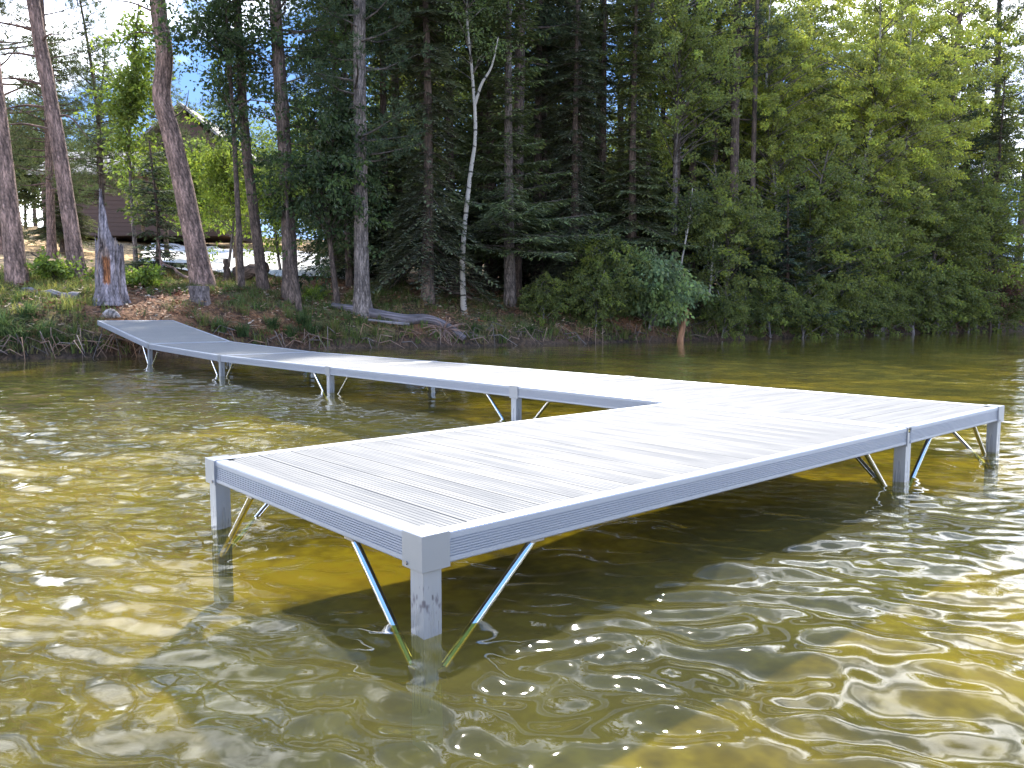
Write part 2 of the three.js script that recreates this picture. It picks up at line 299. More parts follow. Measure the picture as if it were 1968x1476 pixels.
function stainMat() {
  const t = tex(256, 512, (u, v) => { const n = tfbm(u, v, 6, 5, 71, 4) * 0.7 + tfbm(u, v, 26, 18, 75, 3) * 0.3; const s = smooth(0.60, 0.68, n) * 0.5; return [0.97 - s * 0.72, 0.97 - s * 0.78, 0.97 - s * 0.72]; }, true);
  t.repeat.set(3.1, 1.9); const m = M.leg.clone(); m.map = t; return m;
}
M.stained = stainMat();
function leg(g, x, z, len, mat = M.leg) {
  const l = rbox(0.06, len, 0.06, 0.003); l.translate(x, -0.03 - len / 2, z); const o = part('leg', l, mat, g);
  const sl = rbox(0.07, 0.05, 0.07, 0.002); sl.translate(x, -0.105, z); return o;
}
function brace(g, x, z, dx, dz, run = 0.36) {   // chrome tube from the underside of a rail down to the leg
  const a = V(x + dx * run, -0.082, z + dz * run), b = V(x + dx * 0.028, -0.40, z + dz * 0.028), m = new MB();
  m.tube([a, a.clone().lerp(b, 0.5), b], [0.0125, 0.0125, 0.0125], 14); const t = part('brace', m.geo(), M.chrome, g);
  const c = rbox(0.03 + 0.02 * Math.abs(dx), 0.012, 0.03 + 0.02 * Math.abs(dz), 0.002); c.translate(a.x, -0.088, a.z); part('brace_clamp', c, M.steel, t);
  const e = rbox(0.03, 0.045, 0.03, 0.003); e.translate(b.x, b.y, b.z); part('brace_clamp', e, M.steel, t);
}
const turnW = Math.atan2(-U.z, U.x), turnP = Math.atan2(-W.z, W.x), IN = 0.037;
// the platform that juts out towards the camera: origin at its left corner, x along W, z back towards A
const plat = dockSection('wide aluminium platform section jutting out nearest the camera', at(WP, 0), turnP, LP - 0.006, WP, 20, 5);
cornerBracket(plat, 0, WP, 1, -1); cornerBracket(plat, 0, 0, 1, 1);
leg(plat, IN, WP - IN, 0.85, M.stained); leg(plat, IN, IN, 0.85);
brace(plat, IN, WP - 0.02, 1, 0, 0.39); brace(plat, 0.02, WP - IN, 0, -1, 0.36); brace(plat, IN, 0.02, 1, 0, 0.36); brace(plat, 0.02, IN, 0, 1, 0.36);
const sLabels = ['aluminium walkway section forming the outer corner beside the platform', 'second aluminium walkway section counted from the open water end', 'middle aluminium walkway section over the shaded water', 'fourth walkway section, just before the sloping ramp', 'sloping aluminium ramp section resting on the bank'];
const ys = [DECK, DECK, DECK, DECK, 0.352, 0.71];
for (let i = 0; i < 5; i++) {
  const o = at(i * SEC, LP), rise = ys[i + 1] - ys[i], tilt = Math.asin(rise / SEC);
  const g = dockSection(sLabels[i], V(o.x, ys[i], o.z), turnW, SEC - 0.004, WW, 20, 11 + i, tilt), len = ys[i] + 0.55;
  if (!i) { cornerBracket(g, 0, WW, 1, -1); jointPlate(g, 0.046, 0, 1); leg(g, IN, IN, len); leg(g, IN, WW - IN, len); } else { jointPlate(g, 0.0, 0, 1); jointPlate(g, 0.0, WW, -1); leg(g, 0.01, IN, len); leg(g, 0.01, WW - IN, len); }
  for (const z of [IN, WW - IN]) { brace(g, 0.03, z, 1, 0, 0.36); if (i) brace(g, -0.02, z, -1, 0, 0.36); if (!i) { brace(g, IN, z, 0, z < 0.5 ? 1 : -1, 0.36); if (z < 0.5) brace(g, IN, 0, 0, -1, 0.39); } }
}
// ---------------------------------------------------------------- vegetation builders
const Y = (x, z) => landAt(x, z);
const jit = (r, a) => (r() - 0.5) * 2 * a;
function shade(c, r, a) { const k = 1 + jit(r, a), w = jit(r, a * 0.35); return [c[0] * k * (1 + w), c[1] * k, c[2] * k * (1 - w)]; }
function rdir(r) { const z = jit(r, 1), a = r() * 6.283, q = Math.sqrt(1 - z * z); return V(q * Math.cos(a), z, q * Math.sin(a)); }
function perp(d, r) { const s = V().crossVectors(d, rdir(r)); return s.lengthSq() < 1e-4 ? V(1, 0, 0) : s.normalize(); }
function trunkGeo(m, pts, r0, r1, seed, flare = 0.5, seg = 12) {
  const c = curve(pts, Math.max(10, Math.round(pts[pts.length - 1].y * 2.2))), top = pts[pts.length - 1].y, rad = c.map((p) => { const t = clamp(p.y / top); return mix(r0, r1, Math.pow(t, 0.85)) * (1 + flare * 0.62 * Math.exp(-Math.max(p.y, 0) / 0.3)); });
  m.tube(c, rad, seg, [1, 1, 1], 0.09, seed); return c;
}
function on(c, h) { let k = 0; while (k < c.length - 2 && c[k + 1].y < h) k++; const a = c[k], b = c[k + 1], t = clamp((h - a.y) / Math.max(1e-3, b.y - a.y)); return a.clone().lerp(b, t); }
// layered spruce or fir: whorls of drooping boughs that carry flat combs of twigs
function spruce({ H = 12, R = 2, h0 = 1, seed = 1, col = [0.045, 0.075, 0.035], droop = 0.35, step = 0.30, dens = 1, bough = 8, tip = [0.085, 0.12, 0.045] }) {
  const r = rng(seed), t = new MB(), f = new MB(), c = trunkGeo(t, [V(0, -0.3, 0), V(jit(r, 0.06), H * 0.4, jit(r, 0.06)), V(jit(r, 0.1), H, jit(r, 0.1))], 0.012 * H + 0.03, 0.02, seed, 0.35, 9);
  for (let h = h0; h < H - 0.15; h += step * (0.7 + 0.6 * r())) {
    const q = (h - h0) / (H - h0), L0 = R * (1 - q) * (0.75 + 0.35 * Math.sin(q * 9 + seed)) + 0.18, n = Math.max(3, Math.round(bough * (0.6 + 0.6 * r()) * (1 - 0.35 * q)));
    for (let i = 0; i < n; i++) {
      if (r() > dens) continue;
      const az = (i + r() * 0.9) / n * 6.283, L = L0 * (0.6 + 0.6 * r()), b = on(c, h + jit(r, 0.1)), up = 0.15 - droop * (1 - q) + jit(r, 0.12), out = V(Math.cos(az), 0, Math.sin(az)), side = V(-out.z, 0, out.x);
      const P = (s) => V(b.x + out.x * L * s, b.y + L * (up * s * 1.5 - droop * s * s * 0.55 + 0.12 * s * s * s), b.z + out.z * L * s);
      t.tube([P(0), P(0.5), P(0.95)], [0.008 + 0.008 * L, 0.006 + 0.004 * L, 0.003], 4, [0.8, 0.8, 0.8]);
      const dk = 0.75 + 0.5 * r(), nt = Math.max(4, Math.round(L / 0.085));
      for (let k = 1; k <= nt; k++) {
        const s = 0.06 + 0.94 * k / nt, p = P(s), tl = L * 0.38 * (1.08 - s) * (0.7 + 0.6 * r()) + 0.10;
        for (const sg of [-1, 1]) {
          const d = V(out.x * 0.75 + side.x * sg, -0.16 + jit(r, 0.16), out.z * 0.75 + side.z * sg).normalize(), m = Math.max(2, Math.round(tl / 0.085));
          for (let e = 0; e < m; e++) {
            const o = V(p.x + d.x * tl * e / m, p.y + d.y * tl * e / m - 0.03 * e / m, p.z + d.z * tl * e / m), x = V(d.x + jit(r, 0.55), d.y + jit(r, 0.3) - 0.08, d.z + jit(r, 0.55)).normalize(), w = V(-x.z + jit(r, 0.3), jit(r, 0.3), x.x + jit(r, 0.3)).normalize();
            const cc = shade(e === m - 1 && r() < 0.75 ? tip : col, r, 0.3); f.leaf(o, x, w, 0.14 + 0.07 * r(), 0.05 + 0.025 * r(), cc.map((v) => v * dk));
          }
        }
      }
    }
  }
  return { wood: t.geo(), crown: f.geo() };
}
// broad-leaved crown: limbs forking from the stem, twigs with leaves in clumps
function broadleaf({ H = 10, R = 2.5, h0 = 2, seed = 1, n = 260, per = 55, leaf = 0.085, col = [0.09, 0.13, 0.03], path, r0 = 0.1, hang = 0.4, light = 0.25, fullness = 0.7, birch = false, spread = 0.42, squash = 1 }) {
  const r = rng(seed), t = new MB(), f = new MB(), c = trunkGeo(t, path || [V(0, -0.3, 0), V(jit(r, 0.25), H * 0.45, jit(r, 0.25)), V(jit(r, 0.5), H * 0.93, jit(r, 0.5))], r0, 0.015, seed, 0.3, 9);
  const mid = (H + h0) / 2, half = (H - h0) / 2, lobes = []; for (let i = 0; i < 14; i++) lobes.push([rdir(r), 0.72 + 0.5 * r()]);
  for (let i = 0; i < n; i++) {
    const d = rdir(r); let lob = 0.75; for (const [q, k] of lobes) lob = Math.max(lob, k * smooth(0.45, 0.95, d.dot(q)));
    const s = Math.pow(r(), 1 - fullness * 0.55) * lob, ax = on(c, mid + d.y * half * 0.6), p = V(ax.x + d.x * R * s, mid + d.y * half * s, ax.z + d.z * R * s * squash);
    if (i % 3 === 0 && p.y < H * 0.97) { const b = on(c, Math.max(h0 * 0.75, p.y - 0.35 * Math.hypot(p.x - ax.x, p.z - ax.z) - 0.3)), e = b.clone().lerp(p, 0.5).add(V(jit(r, 0.12), 0.12, jit(r, 0.12))); t.tube([b, e, p], [0.012 + 0.1 * r0, 0.009 + 0.03 * r0, 0.003], 4, birch ? [0.4, 0.36, 0.34] : [0.85, 0.85, 0.85]); }
    const k = 0.72 + 0.56 * r(), hue = r() < light ? 1.35 : 1, dir = V(d.x, -hang + jit(r, 0.3), d.z).normalize();
    for (let j = 0; j < per; j++) {
      const u = (r() + r() - 1) * spread * 1.5, a = rdir(r), o = V(p.x + dir.x * u + a.x * spread * 0.55 * r(), p.y + dir.y * u * 0.6 + a.y * spread * 0.4 * r(), p.z + dir.z * u + a.z * spread * 0.55 * r());
      const x = V(a.x + dir.x * 0.5, a.y - hang * 1.2, a.z + dir.z * 0.5).normalize(), cc = shade(col, r, 0.28), L = leaf * (0.65 + 0.7 * r());
      f.leaf(o, x, perp(x, r), L, L * 0.62, [cc[0] * k * hue, cc[1] * k * hue, cc[2] * k]);
    }
  }
  return { wood: t.geo(), crown: f.geo() };
}
// pine: bare stem, limbs high up, round tufts of long needles
function pine({ H = 15, path, r0 = 0.22, h0 = 7, R = 2.3, seed = 1, n = 38, col = [0.07, 0.095, 0.04], tuft = 15, flare = 0.45, top = 0.05, len = 0.15 }) {
  const r = rng(seed), t = new MB(), f = new MB(), c = trunkGeo(t, path || [V(0, -0.3, 0), V(jit(r, 0.2), H * 0.5, jit(r, 0.2)), V(jit(r, 0.4), H, jit(r, 0.4))], r0, top, seed, flare, 14);
  for (let i = 0; i < n; i++) {
    const q = (i + r()) / n, h = mix(h0, H * 0.985, q), b = on(c, h), az = r() * 6.283, L = R * (1.05 - 0.85 * q * q) * (0.5 + 0.6 * r()), out = V(Math.cos(az), 0, Math.sin(az)), up = mix(-0.12, 0.5, q) + jit(r, 0.12);
    const P = (s) => V(b.x + out.x * L * s + out.z * 0.12 * Math.sin(s * 5 + i), b.y + L * (up * s + 0.22 * s * s), b.z + out.z * L * s - out.x * 0.12 * Math.sin(s * 5 + i));
    t.tube([P(0), P(0.4), P(0.75), P(1)], [0.014 + 0.012 * L, 0.011 + 0.006 * L, 0.008, 0.004], 5, [0.75, 0.75, 0.75]);
    const m = Math.round(7 + L * 11);
    for (let k = 0; k < m; k++) {
      const s = 0.35 + 0.65 * r(), w = (1.1 - s * 0.4) * 0.42, p = P(s).add(V(jit(r, w), jit(r, w * 0.5) + 0.06, jit(r, w))), ax = V(out.x * 0.6 + jit(r, 0.5), 0.55 + jit(r, 0.3), out.z * 0.6 + jit(r, 0.5)).normalize(), kk = 0.7 + 0.6 * r();
      for (let e = 0; e < tuft; e++) { const a = rdir(r), x = V(a.x + ax.x * 0.9, a.y + ax.y * 0.9, a.z + ax.z * 0.9).normalize(), cc = shade(col, r, 0.25); f.leaf(p, x, perp(x, r), len * (0.7 + 0.6 * r()), 0.017, cc.map((v) => v * kk), 0); }
    }
  }
  return { wood: t.geo(), crown: f.geo() };
}
function plant(geos, name, label, category, x, z, { barkMat = M.greyBark, leafM = M.leaf, turn = 0, scale = 1, sy, group, sink = 0 } = {}) {
  const g = thing(name, label, category, [x, Y(x, z) - sink, z], turn, group); g.scale.set(scale, sy ?? scale, scale);
  part('trunk', geos.wood, barkMat, g); part('crown', geos.crown, leafM, g); return g;
}
function deadBranch(g, pts, rad) { const m = new MB(); m.tube(curve(pts, 8), Array.from({ length: 9 }, (_, i) => mix(rad, 0.006, i / 8)), 6, [0.7, 0.68, 0.68]); part('dead_branch', m.geo(), M.pineBark, g); }

// ---------------------------------------------------------------- tall red pines on the left bank
const pineCol = [0.085, 0.105, 0.045];
{
  const p1 = plant(pine({ H: 15, r0: 0.205, top: 0.10, h0: 7.2, R: 2.6, seed: 21, n: 40, col: pineCol, path: [V(0, -0.3, 0), V(-0.2, 3, 0), V(-0.45, 6.4, 0), V(-0.8, 11, -0.3), V(-0.9, 15, -0.4)] }), 'pine_tree', 'thick bare pine trunk cut by the left edge of the picture', 'tree', -10.75, -17.5, { barkMat: M.pineBark, leafM: M.needle });
  const p2 = plant(pine({ H: 15, r0: 0.18, top: 0.09, h0: 7.4, R: 2.4, seed: 22, n: 38, col: pineCol, path: [V(0, -0.3, 0), V(-0.33, 3, 0), V(-0.78, 6.6, 0), V(-1.1, 11, -0.2), V(-1.3, 15, -0.2)] }), 'pine_tree', 'leaning pine with dead side branches, just left of the jagged snag', 'tree', -9.95, -18.5, { barkMat: M.pineBark, leafM: M.needle });
  const br = [[5.6, -2.1, 0.3], [5.0, -1.5, -0.25], [4.4, -1.7, -0.1], [3.9, -1.6, -0.35], [3.4, -1.5, 0.05], [5.3, 0.7, 0.1], [3.7, 0.8, -0.5]];
  br.forEach(([h, dx, dy], i) => { const x0 = -0.78 * h / 6.6; deadBranch(p2, [V(x0, h, 0), V(x0 + dx * 0.45, h + dy * 0.2 + 0.12, 0.1 * (i % 3)), V(x0 + dx, h + dy, 0.2 * (i % 2))], 0.035); });
  const p3 = plant(pine({ H: 15.5, r0: 0.27, top: 0.10, h0: 7.8, R: 2.2, seed: 23, n: 32, col: pineCol, flare: 0.3, path: [V(0, -0.3, 0), V(-0.29, 1.5, 0), V(-0.56, 3.0, 0), V(-0.74, 3.9, 0), V(-0.9, 4.6, 0), V(-0.8, 5.6, 0), V(-0.9, 6.6, 0), V(-0.95, 9, 0), V(-0.9, 15.5, -0.2)] }), 'pine_tree', 'crooked pine trunk bending sharply halfway up, behind the small stump', 'tree', -7.6, -19.9, { barkMat: M.pineBark, leafM: M.needle });
  deadBranch(p3, [V(-0.9, 6.55, 0), V(-1.6, 6.8, 0.1), V(-2.4, 6.75, 0.2)], 0.03); deadBranch(p3, [V(-0.82, 6.05, 0), V(-1.3, 6.1, 0.1), V(-1.75, 6.0, 0.1)], 0.022); deadBranch(p3, [V(-0.7, 5.5, 0), V(-0.5, 5.7, 0), V(-0.45, 5.85, 0)], 0.02); deadBranch(p3, [V(-0.62, 4.1, 0.05), V(-0.35, 4.35, 0), V(-0.2, 4.75, 0.1)], 0.026);
  plant(pine({ H: 14, r0: 0.145, top: 0.07, h0: 4.4, R: 1.9, seed: 24, n: 46, col: [0.06, 0.085, 0.035], path: [V(0, -0.3, 0), V(-0.2, 1.8, 0), V(-0.38, 3.8, 0), V(-0.5, 8, 0), V(-0.5, 14, 0)] }), 'pine_tree', 'slim dark pine trunk standing next to the leafy cedar-green tree', 'tree', -6.45, -20.9, { barkMat: M.darkBark, leafM: M.needle });
  const p5 = plant(pine({ H: 16, r0: 0.195, top: 0.10, h0: 4.3, R: 2.0, seed: 25, n: 56, col: [0.055, 0.08, 0.035], flare: 0.8, path: [V(0, -0.3, 0), V(-0.05, 3, 0), V(-0.22, 7.4, 0), V(-0.3, 11, 0), V(-0.3, 16, 0)] }), 'pine_tree', 'straight dark pine with flared foot right of the woodpile', 'tree', -5.62, -20.4, { barkMat: M.darkBark, leafM: M.needle });
  [[3.9, 1.1, -0.3], [3.3, -0.9, 0.2], [2.7, -0.8, -0.3], [4.3, -1.0, 0.35], [4.8, -1.2, 0.1]].forEach(([h, dx, dy]) => deadBranch(p5, [V(-0.1, h, 0), V(-0.1 + dx * 0.5, h + dy * 0.5 + 0.05, 0.05), V(-0.1 + dx, h + dy, 0.1)], 0.018));
  plant(pine({ H: 16, r0: 0.20, top: 0.10, h0: 3.6, R: 2.1, seed: 26, n: 70, col: [0.055, 0.08, 0.04], flare: 0.95, path: [V(0, -0.3, 0), V(0.0, 2.5, 0), V(0.05, 7.4, 0), V(0.1, 11, 0), V(0, 16, 0)] }), 'pine_tree', 'stout pine whose swollen foot grips the bank above the driftwood log', 'tree', -3.83, -20.5, { barkMat: M.greyBark, leafM: M.needle });
  plant(broadleaf({ H: 3.6, h0: 2.6, R: 0.4, n: 16, per: 30, seed: 31, r0: 0.075, col: [0.08, 0.11, 0.03], path: [V(0, -0.3, 0), V(-0.08, 0.5, 0), V(-0.24, 1.4, 0), V(-0.26, 3.6, 0)] }), 'sapling', 'thin dark sapling leaning against the foot of the straight pine', 'tree', -5.22, -19.75, { barkMat: M.darkBark });
}
// ---------------------------------------------------------------- trees of the left clearing
const firSmall = spruce({ H: 3.6, R: 1.05, h0: 0.35, seed: 41, step: 0.24, bough: 8, droop: 0.2, col: [0.06, 0.09, 0.04], tip: [0.11, 0.15, 0.06] });
plant(firSmall, 'fir_tree', 'small dark fir right behind the jagged snag', 'tree', -9.55, -21.6, { barkMat: M.darkBark, leafM: M.needle });
plant(broadleaf({ H: 8.4, h0: 1.6, R: 0.85, n: 140, per: 48, leaf: 0.12, seed: 42, col: [0.17, 0.23, 0.045], light: 0.4, fullness: 0.4, r0: 0.07 }), 'maple_tree', 'slender bright green young maple against the white clouds', 'tree', -11.2, -24, { barkMat: M.greyBark });
plant(pine({ H: 9.6, h0: 1.8, R: 1.35, n: 60, r0: 0.11, top: 0.02, seed: 43, col: [0.10, 0.135, 0.055], tuft: 13 }), 'pine_tree', 'young feathery pine with see-through crown left of the maple', 'tree', -13.7, -27, { barkMat: M.darkBark, leafM: M.needle });
plant(broadleaf({ H: 5.2, h0: 0.5, R: 1.3, n: 130, per: 46, leaf: 0.11, seed: 44, col: [0.19, 0.25, 0.045], light: 0.5, r0: 0.05 }), 'maple_tree', 'bushy yellow-green maple in front of the cabin railing', 'tree', -9.3, -26.2, {});
plant(broadleaf({ H: 4.2, h0: 0.4, R: 1.1, n: 90, per: 44, leaf: 0.11, seed: 45, col: [0.16, 0.22, 0.045], light: 0.4, r0: 0.05 }), 'maple_tree', 'low sunlit maple between the slim pine and the straight pine', 'tree', -7.6, -26.5, {});
plant(broadleaf({ H: 9.5, h0: 3.0, R: 1.55, n: 210, per: 50, leaf: 0.10, seed: 46, col: [0.05, 0.08, 0.028], light: 0.2, r0: 0.09, fullness: 0.5 }), 'oak_tree', 'dark broad crown hanging right of the crooked pine', 'tree', -6.85, -20.35, { barkMat: M.darkBark });
const youngPine = pine({ H: 7.5, h0: 1.9, R: 1.5, n: 64, r0: 0.09, top: 0.02, seed: 48, col: [0.11, 0.14, 0.055], tuft: 13 });
[[-15.2, -30, 1.0, 'feathery young pine before the left end of the cabin'], [-12.6, -29.4, 0.95, 'feathery young pine in front of the cabin gable'], [-17.6, -31.5, 1.05, 'feathery young pine in front of the cabin roof'], [-10.6, -30.8, 0.8, 'feathery young pine right of the cabin'], [-20.4, -30.4, 1.0, 'feathery young pine at the far left of the yard']].forEach(([x, z, s, l], i) => plant(youngPine, 'young_pine', l, 'tree', x, z, { barkMat: M.darkBark, leafM: M.needle, turn: i * 1.4, scale: s }));
plant(broadleaf({ H: 4.6, h0: 0.5, R: 1.5, n: 140, per: 46, leaf: 0.12, seed: 49, col: [0.15, 0.21, 0.045], light: 0.5, r0: 0.06 }), 'maple_tree', 'low yellow-green maple below the cabin gable', 'tree', -11.0, -28.2, {});
plant(broadleaf({ H: 6.5, h0: 0.5, R: 1.6, n: 190, per: 46, leaf: 0.12, seed: 50, col: [0.13, 0.18, 0.045], light: 0.4, r0: 0.06 }), 'maple_tree', 'green maple behind the straight pine', 'tree', -6.9, -28.6, {});
const bigPine = pine({ H: 13, h0: 2.6, R: 2.9, n: 70, r0: 0.2, top: 0.05, seed: 47, col: [0.11, 0.13, 0.055], tuft: 14 });
plant(bigPine, 'pine_tree', 'spreading pine with sunlit needles in the upper left corner', 'tree', -16.2, -25.5, { barkMat: M.pineBark, leafM: M.needle });
plant(bigPine, 'pine_tree', 'thin-stemmed pine between the two bare left trunks', 'tree', -14.4, -25.2, { barkMat: M.pineBark, leafM: M.needle, turn: 2.1, scale: 0.72, sy: 0.8 });
const spA = spruce({ H: 12, R: 2.1, h0: 1.2, seed: 51, col: [0.11, 0.135, 0.045], tip: [0.17, 0.20, 0.065] });
const spB = spruce({ H: 13.5, R: 2.5, h0: 1.7, seed: 52, droop: 0.16, step: 0.38, bough: 8, col: [0.095, 0.125, 0.042], tip: [0.165, 0.21, 0.07] });
const spC = spruce({ H: 13, R: 2.0, h0: 1.4, seed: 53, droop: 0.55, step: 0.29, col: [0.10, 0.12, 0.055], tip: [0.14, 0.16, 0.075] });
plant(spA, 'spruce_tree', 'short dark spruce in front of the brown cabin wall', 'tree', -15.6, -28, { barkMat: M.darkBark, leafM: M.needle, scale: 0.55 });
plant(spA, 'spruce_tree', 'mid green spruce left of the young feathery pine', 'tree', -18.6, -29, { barkMat: M.darkBark, leafM: M.needle, scale: 0.6, turn: 1 });
const farLeft = broadleaf({ H: 9, h0: 0.8, R: 2.8, n: 300, per: 46, leaf: 0.14, seed: 54, col: [0.10, 0.14, 0.045], spread: 0.6, r0: 0.14 });
[[-38, -52, 1.0], [-33, -56, 1.1], [-27.5, -54, 0.9], [-22.5, -57, 1.05], [-17.5, -55, 0.95], [-13.5, -57, 0.9], [-9.5, -52, 1.0], [-43, -44, 1.1], [-6.5, -44, 1.0], [-11.6, -42, 0.7]].forEach(([x, z, s], i) => plant(farLeft, 'distant_tree', 'hazy green tree in the row behind the brown cabin', 'tree', x, z, { turn: i * 1.3, scale: s, group: 'trees behind the cabin' }));

// ---------------------------------------------------------------- shaded woods in the middle
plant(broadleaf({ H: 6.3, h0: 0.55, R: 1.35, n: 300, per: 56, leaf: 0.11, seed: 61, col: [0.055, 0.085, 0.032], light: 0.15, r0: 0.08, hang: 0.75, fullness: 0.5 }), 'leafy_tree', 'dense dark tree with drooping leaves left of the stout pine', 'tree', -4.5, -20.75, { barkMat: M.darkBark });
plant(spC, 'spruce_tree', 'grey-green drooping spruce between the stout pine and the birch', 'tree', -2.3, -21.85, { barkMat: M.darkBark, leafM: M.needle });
plant(spB, 'fir_tree', 'tall fir with flat layered boughs right of the birch', 'tree', -0.05, -23.6, { barkMat: M.greyBark, leafM: M.needle, turn: 0.6 });
{
  const b = broadleaf({ H: 11.5, h0: 6.2, R: 1.7, n: 130, per: 45, leaf: 0.085, seed: 62, col: [0.10, 0.14, 0.045], r0: 0.085, birch: true, path: [V(0, -0.3, 0), V(-0.04, 1.5, 0), V(0.17, 3.66, 0), V(0.32, 4.7, 0), V(0.26, 6.2, 0), V(0.1, 8, 0), V(0.2, 11, 0)] });
  const t = plant(b, 'birch_tree', 'white birch with a crooked trunk in the shaded middle of the woods', 'tree', -1.31, -22, { barkMat: M.birchBark });
  const m = new MB(); m.tube(curve([V(0.3, 5.55, 0), V(0.5, 6.1, 0.05), V(0.75, 6.5, 0.05), V(0.95, 7.3, 0.1)], 10), Array.from({ length: 11 }, (_, i) => mix(0.05, 0.015, i / 10)), 8); part('fork', m.geo(), M.birchBark, t);
}
plant(pine({ H: 16, r0: 0.2, top: 0.1, h0: 7, R: 2.2, seed: 63, n: 36, col: [0.05, 0.07, 0.035] }), 'pine_tree', 'broad dark pine trunk close behind the layered fir', 'tree', 0.1, -25.2, { barkMat: M.darkBark, leafM: M.needle });
const leafA = broadleaf({ H: 12.5, h0: 3.4, R: 2.7, n: 300, per: 66, spread: 0.31, leaf: 0.10, seed: 64, col: [0.165, 0.2, 0.05], r0: 0.13, light: 0.3 });
const leafB = broadleaf({ H: 13.5, h0: 3.0, R: 3.6, n: 400, per: 74, spread: 0.31, leaf: 0.10, seed: 65, col: [0.25, 0.28, 0.06], r0: 0.14, light: 0.4, birch: true, hang: 0.6, path: [V(0, -0.3, 0), V(0.3, 2.5, 0), V(0.6, 5, 0), V(1.1, 9, 0), V(1.0, 13, 0)] });
const leafC = broadleaf({ H: 6, h0: 0.8, R: 2.3, n: 260, per: 66, spread: 0.3, leaf: 0.10, seed: 66, col: [0.14, 0.17, 0.042], r0: 0.08 });
const shrub = broadleaf({ H: 2.7, h0: 0.12, R: 1.6, n: 180, per: 60, spread: 0.28, leaf: 0.10, seed: 67, col: [0.12, 0.15, 0.04], r0: 0.045, hang: 0.7 });
plant(leafA, 'leafy_tree', 'green broad-leaved tree rising above the middle of the woods', 'tree', 5.5, -27.3, { barkMat: M.greyBark });
plant(spA, 'spruce_tree', 'spruce right of the layered fir above the willow shrub', 'tree', 3.9, -26, { barkMat: M.darkBark, leafM: M.needle, turn: 2.2 });
plant(spC, 'spruce_tree', 'spruce directly right of the layered fir, rust-tinged inside', 'tree', 2.0, -25.4, { barkMat: M.darkBark, leafM: M.needle, turn: 3.6, scale: 0.9 });
plant(leafC, 'leafy_tree', 'olive tree overhanging the thin white saplings', 'tree', 6.9, -26.2, { turn: 1.2, scale: 0.9 });
{
  const alder = broadleaf({ H: 2.35, h0: 0.05, R: 1.45, n: 220, per: 46, leaf: 0.13, seed: 68, col: [0.15, 0.21, 0.095], r0: 0.05, hang: 0.9, light: 0.4 });
  plant(alder, 'willow_shrub', 'pale green drooping shrub leaning over the water in the middle', 'shrub', 4.1, -24.05, { barkMat: M.deadWood });
  for (const [x, z, l, h, s, lab] of [[5.15, -25.4, 0.42, 3.1, 69, 'thin white sapling leaning right above the orange snag'], [6.25, -25.6, 0.12, 1.9, 70, 'short thin white sapling right of the orange snag']]) plant(broadleaf({ H: h + 1, h0: h - 0.5, R: 0.7, n: 30, per: 36, leaf: 0.09, seed: s, col: [0.10, 0.13, 0.045], r0: 0.05, path: [V(0, -0.3, 0), V(l * 0.4, h * 0.5, 0), V(l, h, 0), V(l * 1.2, h + 1, 0)] }), 'birch_sapling', lab, 'tree', x, z, { barkMat: M.birchBark });
}
[[-3.9, -24.6, 1.0, 0, 'tall spruce right behind the stout pine'], [-1.9, -25.6, 1.05, 1, 'tall dark spruce in the gap behind the birch'], [0.9, -26.6, 1.1, 2, 'tall spruce behind the layered fir'], [3.2, -28.4, 1.1, 0, 'tall spruce topping the middle of the woods'], [6.6, -30.0, 1.1, 1, 'tall spruce behind the broad-leaved middle tree'], [-5.6, -25.8, 0.95, 2, 'spruce filling the gap behind the straight pine']].forEach(([x, z, s, k, lab], i) => plant([spA, spB, spC][k], 'spruce_tree', lab, 'tree', x, z, { barkMat: M.darkBark, leafM: M.needle, turn: i * 1.1, scale: s }));
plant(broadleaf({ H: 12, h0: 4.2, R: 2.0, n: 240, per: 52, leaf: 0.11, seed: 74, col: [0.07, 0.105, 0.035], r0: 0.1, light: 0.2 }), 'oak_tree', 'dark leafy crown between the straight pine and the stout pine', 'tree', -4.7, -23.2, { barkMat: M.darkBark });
// ---------------------------------------------------------------- right-hand shore
plant(pine({ H: 18, r0: 0.19, top: 0.1, h0: 6.5, R: 2.0, seed: 71, n: 48, col: [0.05, 0.07, 0.04] }), 'pine_tree', 'tall dark pine in the sky gap left of the big birch', 'tree', 8.1, -29.4, { barkMat: M.darkBark, leafM: M.needle });
plant(leafB, 'birch_tree', 'largest sunlit birch, its white trunk showing through leaves', 'tree', 13.0, -31.6, { barkMat: M.birchBark });
plant(leafB, 'birch_tree', 'sunlit birch just left of the largest one', 'tree', 10.2, -29.8, { barkMat: M.birchBark, turn: 2.4, scale: 0.92 });
plant(leafB, 'birch_tree', 'sunlit birch right of the largest one, reaching the pines', 'tree', 16.6, -34.2, { barkMat: M.birchBark, turn: 4.2, scale: 0.95 });
[[8.6, -33.2, 1.2, 'tall sunlit birch behind the dark pine in the gap'], [12.4, -36.0, 1.3, 'tall birch rising behind the largest birch'], [17.5, -39.5, 1.35, 'tall birch rising behind the right birch'], [21.5, -41.5, 1.5, 'tall birch filling the upper right corner']].forEach(([x, z, k, l], i) => plant(leafB, 'birch_tree', l, 'tree', x, z, { barkMat: M.birchBark, turn: i * 2 + 1, scale: k }));
plant(leafC, 'leafy_tree', 'rounded green tree below the sunlit birches', 'tree', 10.6, -28.3, { turn: 3, scale: 1.1 });
plant(leafC, 'leafy_tree', 'low green tree under the largest birch', 'tree', 14.0, -31.2, { turn: 4.4, scale: 1.05 });
plant(leafC, 'leafy_tree', 'yellow-lit round tree at the right edge of the picture', 'tree', 20.6, -35.6, { turn: 5.2, scale: 1.35 });
plant(leafC, 'leafy_tree', 'green tree between the low shore shrubs and right birch', 'tree', 17.6, -34, { turn: 0.4, scale: 1.1 });
